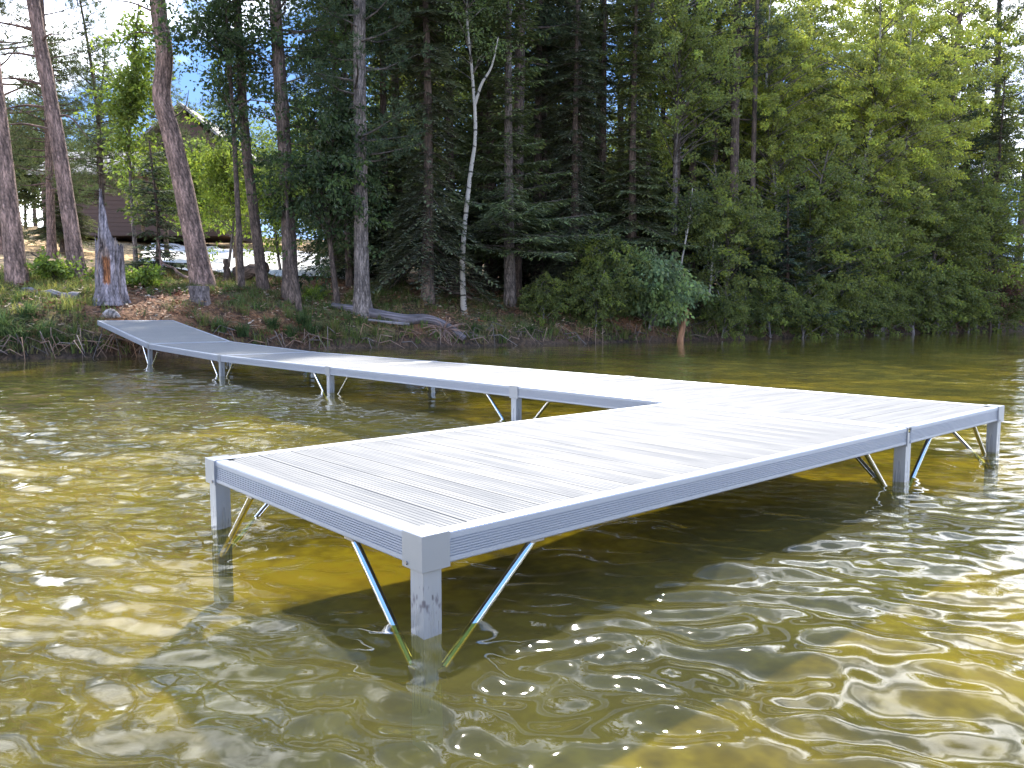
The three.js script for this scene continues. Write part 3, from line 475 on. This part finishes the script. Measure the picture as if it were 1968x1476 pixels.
const firLow = spruce({ H: 4.8, R: 2.0, h0: 0.3, seed: 72, droop: 0.14, step: 0.3, bough: 8, col: [0.045, 0.075, 0.035], tip: [0.09, 0.135, 0.065] });
plant(firLow, 'fir_tree', 'dark low fir with shelf-like boughs over the right shore', 'tree', 9.4, -27.4, { barkMat: M.darkBark, leafM: M.needle });
plant(firLow, 'fir_tree', 'second dark low fir, right of the shelf-like one', 'tree', 11.7, -29.1, { barkMat: M.darkBark, leafM: M.needle, turn: 2, scale: 0.92 });
plant(firLow, 'fir_tree', 'shadowy low fir behind the thin white saplings', 'tree', 7.6, -27, { barkMat: M.darkBark, leafM: M.needle, turn: 4, scale: 0.85 });
plant(spA, 'spruce_tree', 'narrow dark spruce near the right edge among pines', 'tree', 22.4, -37.4, { barkMat: M.darkBark, leafM: M.needle, scale: 0.95, turn: 1 });
const pineTall = pine({ H: 19, r0: 0.2, top: 0.08, h0: 5, R: 2.6, seed: 73, n: 70, col: [0.055, 0.08, 0.045], tuft: 14, len: 0.19 });
[[21.4, -39.5], [24.6, -41.5], [27.6, -44]].forEach(([x, z], i) => plant(pineTall, 'pine_tree', ['leftmost', 'middle', 'rightmost'][i] + ' of the three tall dark pines in the upper right corner', 'tree', x, z, { barkMat: M.darkBark, leafM: M.needle, turn: i * 2, group: 'pines in the upper right corner' }));
const shrubLab = ['rounded leafy shrub hanging over the right shore', 'leafy shrub overhanging the water below the right birch'];
[[16.2, -32.1, 1.25, 'broad leafy alder shrub arching over a dark hollow'], [17.9, -33.4, 1.0, 'leafy shrub just right of the arching alder'], [14.3, -30.9, 0.75, 'small shrub just left of the arching alder'], [19.8, -34.7, 0.8, 'low shrub on the shore near the right edge'], [12.6, -29.9, 0.6, 'small yellowish shrub under the second low fir'], [22.2, -36.4, 0.9, 'shrub cut by the right edge at the waterline'], [10.9, -28.2, 0.5, 'knee-high shrub under the shelf-like fir'], [2.4, -23.1, 0.7, 'leafy shrub left of the pale drooping shrub'], [3.0, -24.0, 0.95, 'taller leafy shrub behind the pale drooping shrub'], [0.9, -22.7, 0.5, 'small shrub on the bank below the layered fir'], [7.6, -26.2, 0.5, 'small shrub at the waterline right of the saplings'], [25, -38.6, 1.1, 'last shrub of the far right shore'], [8.6, -26.4, 0.75, 'leafy shrub dipping into the water below the shelf-like fir'], [9.9, -27.3, 0.8, 'leafy shrub between the two low firs at the waterline'], [11.6, -28.6, 0.85, 'leafy shrub at the waterline in front of the second low fir'], [13.3, -30.0, 0.9, 'leafy shrub dipping into the water below the largest birch'], [18.9, -34.3, 1.15, 'large leafy shrub hanging over the water right of the arching alder'], [6.6, -25.2, 0.6, 'shrub at the waterline just right of the orange trunk']].forEach(([x, z, s, lab], i) => plant(shrub, 'shrub', lab, 'shrub', x, z, { turn: i * 1.7, scale: s, sink: 0.1, group: 'shrubs along the shore', barkMat: M.deadWood }));
// ---------------------------------------------------------------- the woods behind
{
  const r = rng(91), kinds = [[spA, 'spruce_tree'], [spB, 'spruce_tree'], [spC, 'spruce_tree'], [leafA, 'broadleaf_tree']];
  const stem = pine({ H: 16, r0: 0.16, top: 0.09, h0: 9, R: 1.8, seed: 92, n: 22, col: [0.05, 0.07, 0.035], tuft: 12 });
  for (let i = 0; i < 34; i++) {
    const row = i % 3, t = (Math.floor(i / 3) + 0.5 + jit(r, 0.3)) / 11.4, x = mix(-4.5, 27, t) + row * 0.8, s0 = [5.2, 8.2, 12][row] + jit(r, 0.8), z = mix(-19.8, -39.5, t) - s0 * 1.05, k = kinds[Math.floor(r() * 4)];
    plant(k[0], k[1], k[1] === 'spruce_tree' ? 'dark spruce deep in the woods behind the shore trees' : 'green broad-leaved tree deep in the woods behind the shore', 'tree', x, z, { barkMat: M.darkBark, leafM: k[1] === 'spruce_tree' ? M.needle : M.leaf, turn: r() * 6, scale: 0.9 + 0.35 * r(), group: 'trees deep in the woods' });
  }
  for (let i = 0; i < 13; i++) { const t = (i + 0.5 + jit(r, 0.4)) / 13, x = mix(-5.2, 9, t), z = mix(-22.6, -28.6, t) - 0.6 - r() * 4.5; plant(stem, 'pine_tree', 'slim dark pine stem inside the shaded woods', 'tree', x, z, { barkMat: M.darkBark, leafM: M.needle, turn: r() * 6, scale: 0.55 + 0.5 * r(), sy: 0.95, group: 'slim stems inside the woods' }); }
}
// understorey inside the woods, and low trees closing the view behind
{
  const r = rng(93);
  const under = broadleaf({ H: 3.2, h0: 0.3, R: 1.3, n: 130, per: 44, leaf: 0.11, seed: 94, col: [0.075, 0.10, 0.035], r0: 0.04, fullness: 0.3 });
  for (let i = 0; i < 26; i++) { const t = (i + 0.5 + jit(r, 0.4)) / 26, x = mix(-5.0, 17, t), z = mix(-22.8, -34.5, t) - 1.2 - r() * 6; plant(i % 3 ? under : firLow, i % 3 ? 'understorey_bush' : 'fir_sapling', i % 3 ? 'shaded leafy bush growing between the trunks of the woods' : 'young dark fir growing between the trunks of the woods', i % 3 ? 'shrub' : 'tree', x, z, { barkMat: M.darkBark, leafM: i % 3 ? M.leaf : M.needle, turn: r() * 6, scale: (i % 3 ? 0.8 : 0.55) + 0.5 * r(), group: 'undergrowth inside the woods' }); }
  for (let i = 0; i < 16; i++) { const t = (i + 0.5) / 16, x = mix(-5.5, 34, t), z = mix(-36, -58, t) - jit(r, 2); plant(farLeft, 'distant_tree', 'green tree closing the view at the back of the woods', 'tree', x, z, { turn: r() * 6, scale: 1.0 + 0.3 * r(), group: 'trees at the back of the woods' }); }
  for (let i = 0; i < 7; i++) { const x = mix(-34, -6, (i + 0.5) / 7) + jit(r, 1), z = -45 - r() * 3; plant(under, 'distant_bush', 'rounded bush at the back of the sandy yard', 'shrub', x, z, { turn: r() * 6, scale: 1.5 + 0.5 * r(), group: 'bushes behind the yard' }); }
  const bright = broadleaf({ H: 0.75, h0: 0.05, R: 0.5, n: 46, per: 26, leaf: 0.10, seed: 95, col: [0.16, 0.23, 0.04], r0: 0.015, spread: 0.2, hang: 0.2 });
  [[-10.2, -17.9, 1, 'bright green leafy plant between the two bare left pines'], [-8.5, -18.6, 0.9, 'bright green leafy plant right of the jagged snag'], [-11.6, -17.2, 0.7, 'yellow-green plant at the foot of the leftmost pine'], [-5.2, -21.0, 0.7, 'low green plant under the dense dark tree']].forEach(([x, z, s, l], i) => plant(bright, 'leafy_plant', l, 'plant', x, z, { turn: i, scale: s, sink: 0.05, barkMat: M.darkBark }));
  const rust = broadleaf({ H: 3.6, h0: 0.3, R: 1.9, n: 200, per: 40, leaf: 0.085, seed: 96, col: [0.13, 0.07, 0.055], r0: 0.05, light: 0.1 });
  plant(rust, 'rusty_bush', 'rusty brown dead-leaved bush at the right edge above the water', 'shrub', 21.6, -36.0, { barkMat: M.darkBark });
}
// ---------------------------------------------------------------- the jagged grey snag, stumps, logs
function inland(x, y) { let z = -10; while (z > -60 && shoreDist(x, z) < -0.3) z -= 0.05; while (z > -60 && landAt(x, z) < y) z -= 0.02; return z; }
function snag() {
  const m = new MB(), n = 56, k = 40, H = 1.45;
  const top = (a) => { const d = (c, w) => Math.exp(-Math.pow(Math.atan2(Math.sin(a - c), Math.cos(a - c)) / w, 2)); return 1.3 + 0.8 * d(1.72, 0.22) + 0.5 * d(1.45, 0.5) + 0.35 * d(2.95, 0.16) - 0.35 * d(4.2, 0.9) + 0.22 * (vnoise(Math.cos(a) * 7 + 9, Math.sin(a) * 7 + 9, 1) - 0.5) + 0.2 * (vnoise(a * 9, 2, 3) - 0.5); };
  const ring = (a, t, inner) => {
    const y = t * top(a), fl = 0.27 + 0.13 * Math.exp(-y / 0.18), groove = 0.10 * (fbm(Math.cos(a) * 2.2, Math.sin(a) * 2.2, y * 0.8, 2) - 0.5) + 0.07 * (Math.abs(vnoise(Math.cos(a) * 7 + 5, Math.sin(a) * 7, y * 1.1) - 0.5) - 0.25) + 0.03 * (vnoise(Math.cos(a) * 16, Math.sin(a) * 16, y * 3) - 0.5);
    const cav = smooth(0.3, 0.2, Math.abs(a - 1.37)) * smooth(0.42, 0.5, y) * smooth(1.02, 0.92, y), knot = Math.exp(-(Math.pow((a - 1.75) / 0.28, 2) + Math.pow((y - 1.22) / 0.1, 2)));
    let r = fl + groove - 0.035 * cav - 0.07 * knot - (inner ? 0.05 : 0); const lean = 0.02 * y;
    return [Math.cos(a) * r + lean, y - 0.12, Math.sin(a) * r, cav, knot];
  };
  for (const inner of [false, true]) {
    const st = m.count;
    for (let i = 0; i <= k; i++) for (let j = 0; j <= n; j++) {
      const a = (j / n) * 6.28318, t = i / k, p = ring(a, t, inner), q = ring(a + 0.03, t, inner), u = ring(a, t + 0.01, inner);
      const nn = V(u[0] - p[0], u[1] - p[1], u[2] - p[2]).cross(V(q[0] - p[0], q[1] - p[1], q[2] - p[2])).normalize(); if (inner) nn.negate();
      const g = 0.8 + 0.35 * (vnoise(a * 14, p[1] * 2, 6) - 0.5), bare = smooth(0.5, 0.62, fbm(a * 2.2, p[1] * 2.5, 3, 3)) * smooth(0.35, 0.6, p[1]) * smooth(1.3, 1.0, p[1]) * smooth(0.9, 0.5, Math.abs(a - 1.7));
      let c = [g, g, g * 1.04]; c = [mix(c[0], 1.0, bare), mix(c[1], 0.82, bare), mix(c[2], 0.66, bare)]; if (p[3] > 0.3) c = [0.95, 0.42, 0.16]; if (p[4] > 0.5) c = [0.25, 0.2, 0.18];
      m.v(p[0], p[1], p[2], nn.x, nn.y, nn.z, ...c, a * 0.4, p[1]);
    }
    for (let i = 0; i < k; i++) for (let j = 0; j < n; j++) { const a = st + i * (n + 1) + j, b = a + n + 1; inner ? m.i.push(a, a + 1, b, a + 1, b + 1, b) : m.i.push(a, b, a + 1, a + 1, b, b + 1); }
  }
  return m.geo();
}
M.snag = bark(0.50, 0.47, 0.52, barkTone, 0.03); M.snag.side = THREE.DoubleSide; M.stump = bark(0.30, 0.27, 0.28, barkTone, 0.03);
{ const s = single('tree_snag', snag(), M.snag, 'jagged grey dead tree snag with orange rotten wood, beside the ramp', 'snag'); s.position.set(-8.52, Y(-8.52, -17), -17); s.scale.setScalar(1.02); }
function cutLog(pts, rad, seg = 12, lump = 0.12, seed = 3) {
  const m = new MB(); m.tube(pts, rad, seg, [1, 1, 1], lump, seed, true);
  const st = m.count, c = m.v(pts[0].x, pts[0].y, pts[0].z, 0, 0, 1, 1, 0.9, 0.75); for (let j = 0; j < seg; j++) m.i.push(c, j + 1, j); return m.geo();
}
{
  const x = -7.15, z = -18.35, y = Y(x, z), st = cutLog([V(x, y + 0.34, z), V(x, y + 0.3, z), V(x + 0.01, y + 0.1, z), V(x, y - 0.15, z)], [0.19, 0.21, 0.2, 0.27], 14, 0.16, 5);
  single('tree_stump', st, M.stump, 'small weathered grey stump in front of the crooked pine', 'stump');
  const l = (a, b, ra, rb, lab, mat = M.deadWood, name = 'fallen_log', sag = 0) => { const A0 = V(a[0], Y(a[0], a[1]) + (a[2] ?? 0) + ra * 0.7, a[1]), B0 = V(b[0], Y(b[0], b[1]) + (b[2] ?? 0) + rb * 0.7, b[1]); const P = []; for (let i = 0; i <= 8; i++) { const q = A0.clone().lerp(B0, i / 8); q.y += sag * Math.sin(i / 8 * 3.14) + 0.03 * Math.sin(i * 1.9); q.x += 0.02 * Math.sin(i * 2.3); P.push(q); } single(name, cutLog(P, P.map((_, i) => mix(ra, rb, i / 8)), 10), mat, lab, 'log'); };
  l([-10.3, -16.9], [-9.05, -16.8], 0.06, 0.09, 'pale log lying in the grass left of the jagged snag');
  l([-7.6, -22.2, 0.05], [-6.7, -22.0, 0.35], 0.2, 0.16, 'thick brown log leaning up behind the wooden stake', M.darkBark);
  l([-7.75, -21.9, 0.0], [-7.8, -21.95, 0.6], 0.11, 0.07, 'broken upright log end left of the wooden stake', M.darkBark);
  l([-9.4, -21.2, 0.55], [-8.2, -20.6, 0.05], 0.025, 0.035, 'thin fallen branch slanting in front of the white sheeting', M.pineBark, 'fallen_branch');
  l([-9.1, -20.9, 0], [-9.16, -20.9, 1.0], 0.035, 0.02, 'thin reddish dead stem standing before the white sheeting', M.pineBark, 'dead_stem');
  l([13.9, -30.6, -0.1], [15.6, -31.6, 1.1], 0.09, 0.06, 'grey leaning trunk inside the dark hollow of the right shore', M.deadWood, 'leaning_trunk');
  l([20.0, -35.0, 1.0], [21.2, -35.2, 1.7], 0.03, 0.05, 'pale dead branch slanting near the right edge', M.deadWood, 'fallen_branch');
  l([-0.8, -23.4, 0], [-2.1, -22.9, 0.35], 0.05, 0.03, 'dark fallen branch left of the birch foot', M.darkBark, 'fallen_branch');
  const dp = [[-4.6, 1.0], [-3.95, 0.88], [-3.3, 0.74], [-2.7, 0.62], [-2.2, 0.64], [-1.75, 0.5], [-1.2, 0.14]].map(([q, h]) => V(q, h + 0.05, inland(q, h) + 0.08));
  single('driftwood_log', cutLog(curve(dp, 22), Array.from({ length: 23 }, (_, i) => 0.07 + 0.07 * Math.sin(i / 22 * 3.0 + 0.1)), 12, 0.2, 8), M.drift, 'long grey driftwood log sagging along the bank below the stout pine', 'log');
  const dq = [[-3.6, 0.62], [-3.1, 0.56], [-2.6, 0.5]].map(([q, h]) => V(q, h + 0.06, inland(q, h) + 0.1)); single('driftwood_log', cutLog(curve(dq, 8), Array.from({ length: 9 }, () => 0.035), 8, 0.15, 9), M.deadWood, 'pale thin pole lying against the long driftwood log', 'log');
  // orange snag in the water
  single('broken_trunk', cutLog(curve([V(4.98, -0.35, -23.7), V(5.02, 0.1, -23.75), V(5.1, 0.4, -23.85), V(5.24, 0.95, -24.0)], 12), Array.from({ length: 13 }, (_, i) => mix(0.13, 0.06, i / 12)), 10, 0.22, 11), bark(0.62, 0.33, 0.17, greyWood), 'orange broken trunk standing in the water under the pale shrub', 'snag');
  // torn root clump
  const m = new MB(), r = rng(14), o = V(-1.75, 0.42, inland(-1.75, 0.4) + 0.12);
  for (let i = 0; i < 90; i++) { const d = V(jit(r, 1), -0.35 + jit(r, 0.8), 0.5 + jit(r, 0.6)).normalize(), L = 0.25 + 0.4 * r(), e = V(o.x + d.x * L, Math.max(0.0, o.y + d.y * L - 0.08), o.z + d.z * L * 0.8); m.tube([o, o.clone().lerp(e, 0.5).add(V(jit(r, 0.07), 0.04, jit(r, 0.07))), e], [0.016, 0.009, 0.003], 4, [1.1, 0.95, 0.95]); }
  single('root_clump', m.geo(), M.twig, 'tangled pale root clump at the end of the driftwood log', 'roots');
  const sk = rbox(0.075, 1.45, 0.05, 0.004); sk.translate(-7.28, Y(-7.28, -21.3) + 0.6, -21.3); single('wooden_stake', sk, new THREE.MeshStandardMaterial({ color: RGB(0.55, 0.40, 0.24), roughness: 0.9, map: greyWood }), 'pale wooden stake upright before the white sheeting', 'stake');
  const rk = new MB(); { const c = V(-8.15, Y(-8.15, -16.25) + 0.03, -16.25); const P = []; for (let i = 0; i <= 6; i++) P.push(V(c.x - 0.2 + i * 0.066, c.y + 0.07 * Math.sin(i / 6 * 3.14) - 0.04, c.z)); rk.tube(P, P.map((_, i) => 0.015 + 0.09 * Math.sin(i / 6 * 3.14)), 9, [1, 1, 1], 0.3, 4); }
  single('rock', rk.geo(), new THREE.MeshStandardMaterial({ color: RGB(0.34, 0.32, 0.33), roughness: 0.9, map: soilTone, vertexColors: true }), 'flat grey stone between the snag and the ramp end', 'rock');
}
// ---------------------------------------------------------------- white sheeting on the slope
{
  const nx = 110, nz = 110, g = new THREE.BufferGeometry(), p = [], u = [], ix = [];
  for (let j = 0; j <= nz; j++) for (let i = 0; i <= nx; i++) {
    const t = j / nz, q = i / nx, z = mix(-24.3, -38, t) + 0.5 * (vnoise(q * 9, t * 2, 3) - 0.5), x = mix(mix(-11.2, -17.0, t), mix(-4.6, -5.5, t), q) + 0.5 * (vnoise(t * 9, q * 2, 5) - 0.5);
    p.push(x, Y(x, z) + 0.07 + 0.10 * Math.abs(fbm(x * 1.7, z * 1.2, 3, 4) - 0.5) * 2 + 0.05 * (vnoise(x * 4.1, z * 3.0, 8)), z); u.push(x, z);
  }
  for (let j = 0; j < nz; j++) for (let i = 0; i < nx; i++) { const a = j * (nx + 1) + i, b = a + nx + 1; ix.push(a, a + 1, b, a + 1, b + 1, b); }
  g.setAttribute('position', new THREE.Float32BufferAttribute(p, 3)); g.setAttribute('uv', new THREE.Float32BufferAttribute(u, 2)); g.setIndex(ix); g.computeVertexNormals();
  single('ground_sheeting', g, new THREE.MeshStandardMaterial({ color: RGB(0.74, 0.73, 0.74), roughness: 0.7, side: THREE.DoubleSide }), 'bright white crinkled sheeting spread over the slope behind the pines', 'sheeting');
}
// ---------------------------------------------------------------- brown cabin behind the trees
{
  const x = -19.6, z = -41, y = Y(x, z), g = thing('cabin', 'dark brown cabin with grey roof and raised wooden deck behind the trees', 'cabin', [x, y, z]);
  const wall = new THREE.MeshStandardMaterial({ color: RGB(0.10, 0.065, 0.055), roughness: 0.9 }), roofM = new THREE.MeshStandardMaterial({ color: RGB(0.40, 0.39, 0.41), roughness: 0.85, map: soilTone }), wood = new THREE.MeshStandardMaterial({ color: RGB(0.50, 0.33, 0.17), roughness: 0.85, map: greyWood }), trim = new THREE.MeshStandardMaterial({ color: RGB(0.25, 0.2, 0.17), roughness: 0.8 }), glass = new THREE.MeshStandardMaterial({ color: RGB(0.03, 0.035, 0.045), roughness: 0.08 });
  const box = (n, m, w, h, d, X, Yy, Z, par = g) => { const b = new THREE.BoxGeometry(w, h, d); b.translate(X, Yy, Z); return part(n, b, m, par); };
  const body = box('wall', wall, 5.4, 2.9, 5, 0.0, 1.45, 0);
  for (let i = 0; i < 14; i++) box('siding_board', wall, 5.44, 0.19, 0.03, 0.0, 0.12 + i * 0.205, 2.515, body);
  const pr = (w, h, d, X, Yy, Z) => { const s = new THREE.Shape([new THREE.Vector2(-d / 2 - 0.5, 0), new THREE.Vector2(0, h), new THREE.Vector2(d / 2 + 0.5, 0), new THREE.Vector2(d / 2 + 0.5, -0.14), new THREE.Vector2(0, h - 0.14), new THREE.Vector2(-d / 2 - 0.5, -0.14)]); const q = extrude(s, w); q.rotateY(Math.PI / 2); q.translate(X - w / 2, Yy, Z); return q; };
  part('roof', pr(6.2, 1.5, 5, 0.0, 2.92, 0), roofM, g);
  const wing = box('wing_wall', wall, 3.6, 4.2, 4.0, 4.2, 2.1, 0.6);
  { const s = new THREE.Shape([new THREE.Vector2(-1.8, 0), new THREE.Vector2(0, 1.5), new THREE.Vector2(1.8, 0)]), q = extrude(s, 4.0); q.translate(4.2, 4.2, -1.4); part('gable', q, wall, wing); const rr = pr(5.0, 1.9, 3.6, 0, 0, 0); rr.rotateY(Math.PI / 2); rr.translate(4.2, 4.18, 0.6); part('roof', rr, roofM, g); }
  for (const [X, Yy, Z, w, h] of [[3.5, 3.1, 2.62, 0.9, 1.3], [4.9, 3.1, 2.62, 0.9, 1.3]]) { const f = box('window', trim, w, h, 0.06, X, Yy, Z); box('pane', glass, w - 0.16, h - 0.16, 0.02, X, Yy, Z + 0.035, f); }
  const dk = box('porch_floor', wood, 4.6, 0.12, 2.6, 5.4, 1.95, 3.9);
  for (let i = 0; i < 13; i++) box('floor_plank', wood, 4.6, 0.03, 0.18, 5.4, 2.03, 2.72 + i * 0.198, dk);
  for (const X of [3.2, 4.7, 6.2, 7.6]) box('porch_post', wood, 0.12, 3.1, 0.12, X, 1.5, 5.12);
  for (const Yy of [2.45, 3.0]) box('railing', wood, 4.7, 0.1, 0.07, 5.4, Yy, 5.22);
  for (const Yy of [2.45, 3.0]) box('railing', wood, 0.07, 0.1, 2.5, 7.66, Yy, 3.9);
}
// ---------------------------------------------------------------- grasses, litter, roots
function blades(n, seed, L, w, bend, cols, spread) {
  const m = new MB(), r = rng(seed);
  for (let i = 0; i < n; i++) {
    const a = r() * 6.283, out = V(Math.cos(a), 0, Math.sin(a)), s = V(-out.z, 0, out.x), l = L * (0.5 + 0.6 * r()), b = bend * (0.3 + r()), c = shade(cols[(r() * cols.length) | 0], r, 0.2), x0 = jit(r, spread), z0 = jit(r, spread), N = 4, st = m.count;
    for (let k = 0; k <= N; k++) { const t = k / N, q = b * t * t, ww = w * (1 - 0.92 * t * t) / 2, px = x0 + out.x * (0.12 * t + q) * l, py = l * (t - 0.55 * b * t * t * t) - 0.03, pz = z0 + out.z * (0.12 * t + q) * l, ny = 0.3 + q; for (const sg of [-1, 1]) m.v(px + s.x * ww * sg, py, pz + s.z * ww * sg, -out.x * 0.4 , ny, -out.z * 0.4, ...c); }
    for (let k = 0; k < N; k++) { const e = st + 2 * k; m.i.push(e, e + 1, e + 2, e + 1, e + 3, e + 2); }
  }
  return m.geo();
}
const sedge = blades(110, 101, 0.62, 0.022, 0.9, [[0.07, 0.115, 0.035], [0.10, 0.145, 0.05], [0.05, 0.09, 0.03]], 0.16), sedgePale = blades(90, 102, 0.5, 0.016, 0.5, [[0.17, 0.22, 0.05], [0.12, 0.17, 0.04], [0.22, 0.2, 0.09]], 0.12);
{
  const r = rng(103);
  const spots = [[-9.75, 0.45, 1.1, 0], [-9.35, 0.3, 1.0, 0], [-10.2, 0.5, 1.05, 0], [-9.0, 0.4, 0.8, 0], [-10.6, 0.35, 0.9, 0], [-9.5, 0.75, 0.8, 0], [-8.75, 0.25, 0.7, 0], [-10.9, 0.7, 0.9, 0], [-11.3, 0.4, 1, 0], [-11.8, 0.6, 1, 0], [-6.4, 0.45, 0.8, 0], [-6.0, 0.35, 0.8, 0], [-5.6, 0.5, 0.8, 0], [-5.25, 0.3, 0.75, 0], [-6.7, 0.6, 0.8, 1], [-5.0, 0.55, 0.9, 0], [-4.8, 0.35, 0.8, 0], [-4.35, 0.4, 0.95, 1], [-4.1, 0.25, 0.6, 1], [-3.4, 0.3, 0.6, 1], [-2.6, 0.3, 0.6, 1], [-5.4, 0.75, 0.7, 1], [-6.2, 0.8, 0.7, 1], [-1.0, 0.35, 0.6, 0], [-0.3, 0.3, 0.6, 1], [0.5, 0.3, 0.6, 0], [1.2, 0.25, 0.7, 1], [3.3, 0.1, 0.8, 1]];
  spots.forEach(([x, h, s, k], i) => { const z = inland(x, h), o = single('sedge_clump', k ? sedgePale : sedge, M.grass, x < -8.5 ? 'drooping sedge clump on the bank left of the ramp' : x < -4 ? 'drooping sedge clump on the bank between ramp and driftwood log' : 'low sedge clump on the bank right of the driftwood log', 'grass clump', x < -8.5 ? 'sedge left of the ramp' : x < -4 ? 'sedge right of the ramp' : 'sedge below the woods'); o.position.set(x, Y(x, z), z); o.scale.setScalar(s); o.rotation.y = i * 1.9; });
  const tuft = blades(16, 104, 0.2, 0.012, 0.5, [[1, 1, 1]], 0.09), N = 5200, im = new THREE.InstancedMesh(tuft, M.grass, N), d = new THREE.Object3D(); let n = 0;
  for (let k = 0; k < 60000 && n < N; k++) {
    const x = mix(-15, 12, r()), z = mix(-12, -33, r()), s = shoreDist(x, z); if (s < 0.05 || s > 6.5) continue;
    const p = fbm(x * 0.55, z * 0.55, 3.3), q = fbm(x * 2.2, z * 2.2, 8.1), w = smooth(0.44, 0.62, p + 0.25 * (q - 0.5)) * (s > 3 ? 0.35 : 1) * (x > -3 ? 0.45 : 1) + (s < 0.5 ? 0.5 : 0.06) + (x < -8.7 && s > 1.2 && s < 4.5 ? 0.8 : 0); if (r() > w) continue;
    const y = Y(x, z); if (y < 0.04) continue;
    d.position.set(x, y, z); d.rotation.set(jit(r, 0.2), r() * 6.3, jit(r, 0.2)); d.scale.setScalar(0.6 + 0.9 * r()); d.updateMatrix(); im.setMatrixAt(n, d.matrix);
    const t = r(), c = t < 0.3 ? [0.19, 0.17, 0.07] : t < 0.7 ? [0.13, 0.17, 0.045] : [0.085, 0.13, 0.035]; im.setColorAt(n, RGB(...shade(x < -8.7 && s > 1 && t < 0.75 ? [0.26, 0.27, 0.07] : c, r, 0.2))); n++;  // tufts left of the ramp get a brighter colour, standing in for sunlight
  }
  im.count = n; im.name = 'bank_grass'; scene.add(im); tag(im, 'thin green and straw-coloured grass covering the bank', 'grass', null, 'stuff');
  const lf = new MB(); { const q = rng(105); for (let i = 0; i < 7; i++) { const a = q() * 6.28, x = V(Math.cos(a), jit(q, 0.2), Math.sin(a)).normalize(); lf.leaf(V(jit(q, 0.2), 0.012 + 0.02 * q(), jit(q, 0.2)), x, V(-x.z, jit(q, 0.3), x.x).normalize(), i < 4 ? 0.16 : 0.07, i < 4 ? 0.008 : 0.045, [1, 1, 1]); } }
  const lm = new THREE.InstancedMesh(lf.geo(), new THREE.MeshStandardMaterial({ vertexColors: true, roughness: 0.95, side: THREE.DoubleSide }), 9000); n = 0;
  for (let k = 0; k < 60000 && n < 9000; k++) { const x = mix(-14, 12, r()), z = mix(-13, -32, r()), s = shoreDist(x, z); if (s < 0.25 || s > 6) continue; d.position.set(x, Y(x, z) + 0.01, z); d.rotation.set(jit(r, 0.4), r() * 6.3, jit(r, 0.3)); d.scale.setScalar(0.7 + 0.8 * r()); d.updateMatrix(); lm.setMatrixAt(n, d.matrix); const t = r(); lm.setColorAt(n, RGB(...shade(t < 0.5 ? [0.26, 0.13, 0.08] : t < 0.8 ? [0.34, 0.22, 0.14] : [0.45, 0.36, 0.27], r, 0.3))); n++; }
  lm.count = n; lm.name = 'leaf_litter'; scene.add(lm); tag(lm, 'reddish brown fallen needles, leaves and twigs on the bank', 'leaf litter', null, 'stuff');
  // roots and brushwood along the waterline
  const rt = new MB();
  for (let i = 0; i < 260; i++) {
    const t = r(), k = 3 + t * 11.5, a = SHORE[Math.floor(k)], b = SHORE[Math.floor(k) + 1], f = k % 1, x = mix(a[0], b[0], f), h = 0.12 + 0.35 * r(), z = inland(x, h) + 0.05, right = x > 0.5 ? 1.5 : 0.8;
    const e = V(x + jit(r, 0.8), jit(r, 0.12), z + 0.1 + 0.5 * r()), q = V((x + e.x) / 2 + jit(r, 0.12), h + 0.02 + 0.18 * r() * right, (z + e.z) / 2 + 0.1); rt.tube([V(x, h, z), q, e], [0.012 + 0.008 * r(), 0.009, 0.004], 4, shade([0.75, 0.68, 0.66], r, 0.6));
  }
  const ro = single('bank_roots', rt.geo(), M.twig, 'tangle of bare roots and twigs hanging over the waterline', 'roots', null, 'stuff');
}


for (const o of scene.children) if (o.isMesh || o.isGroup) o.traverse((q) => { if (q.isMesh) q.castShadow = q.receiveShadow = true; });
renderer.render(scene, camera);
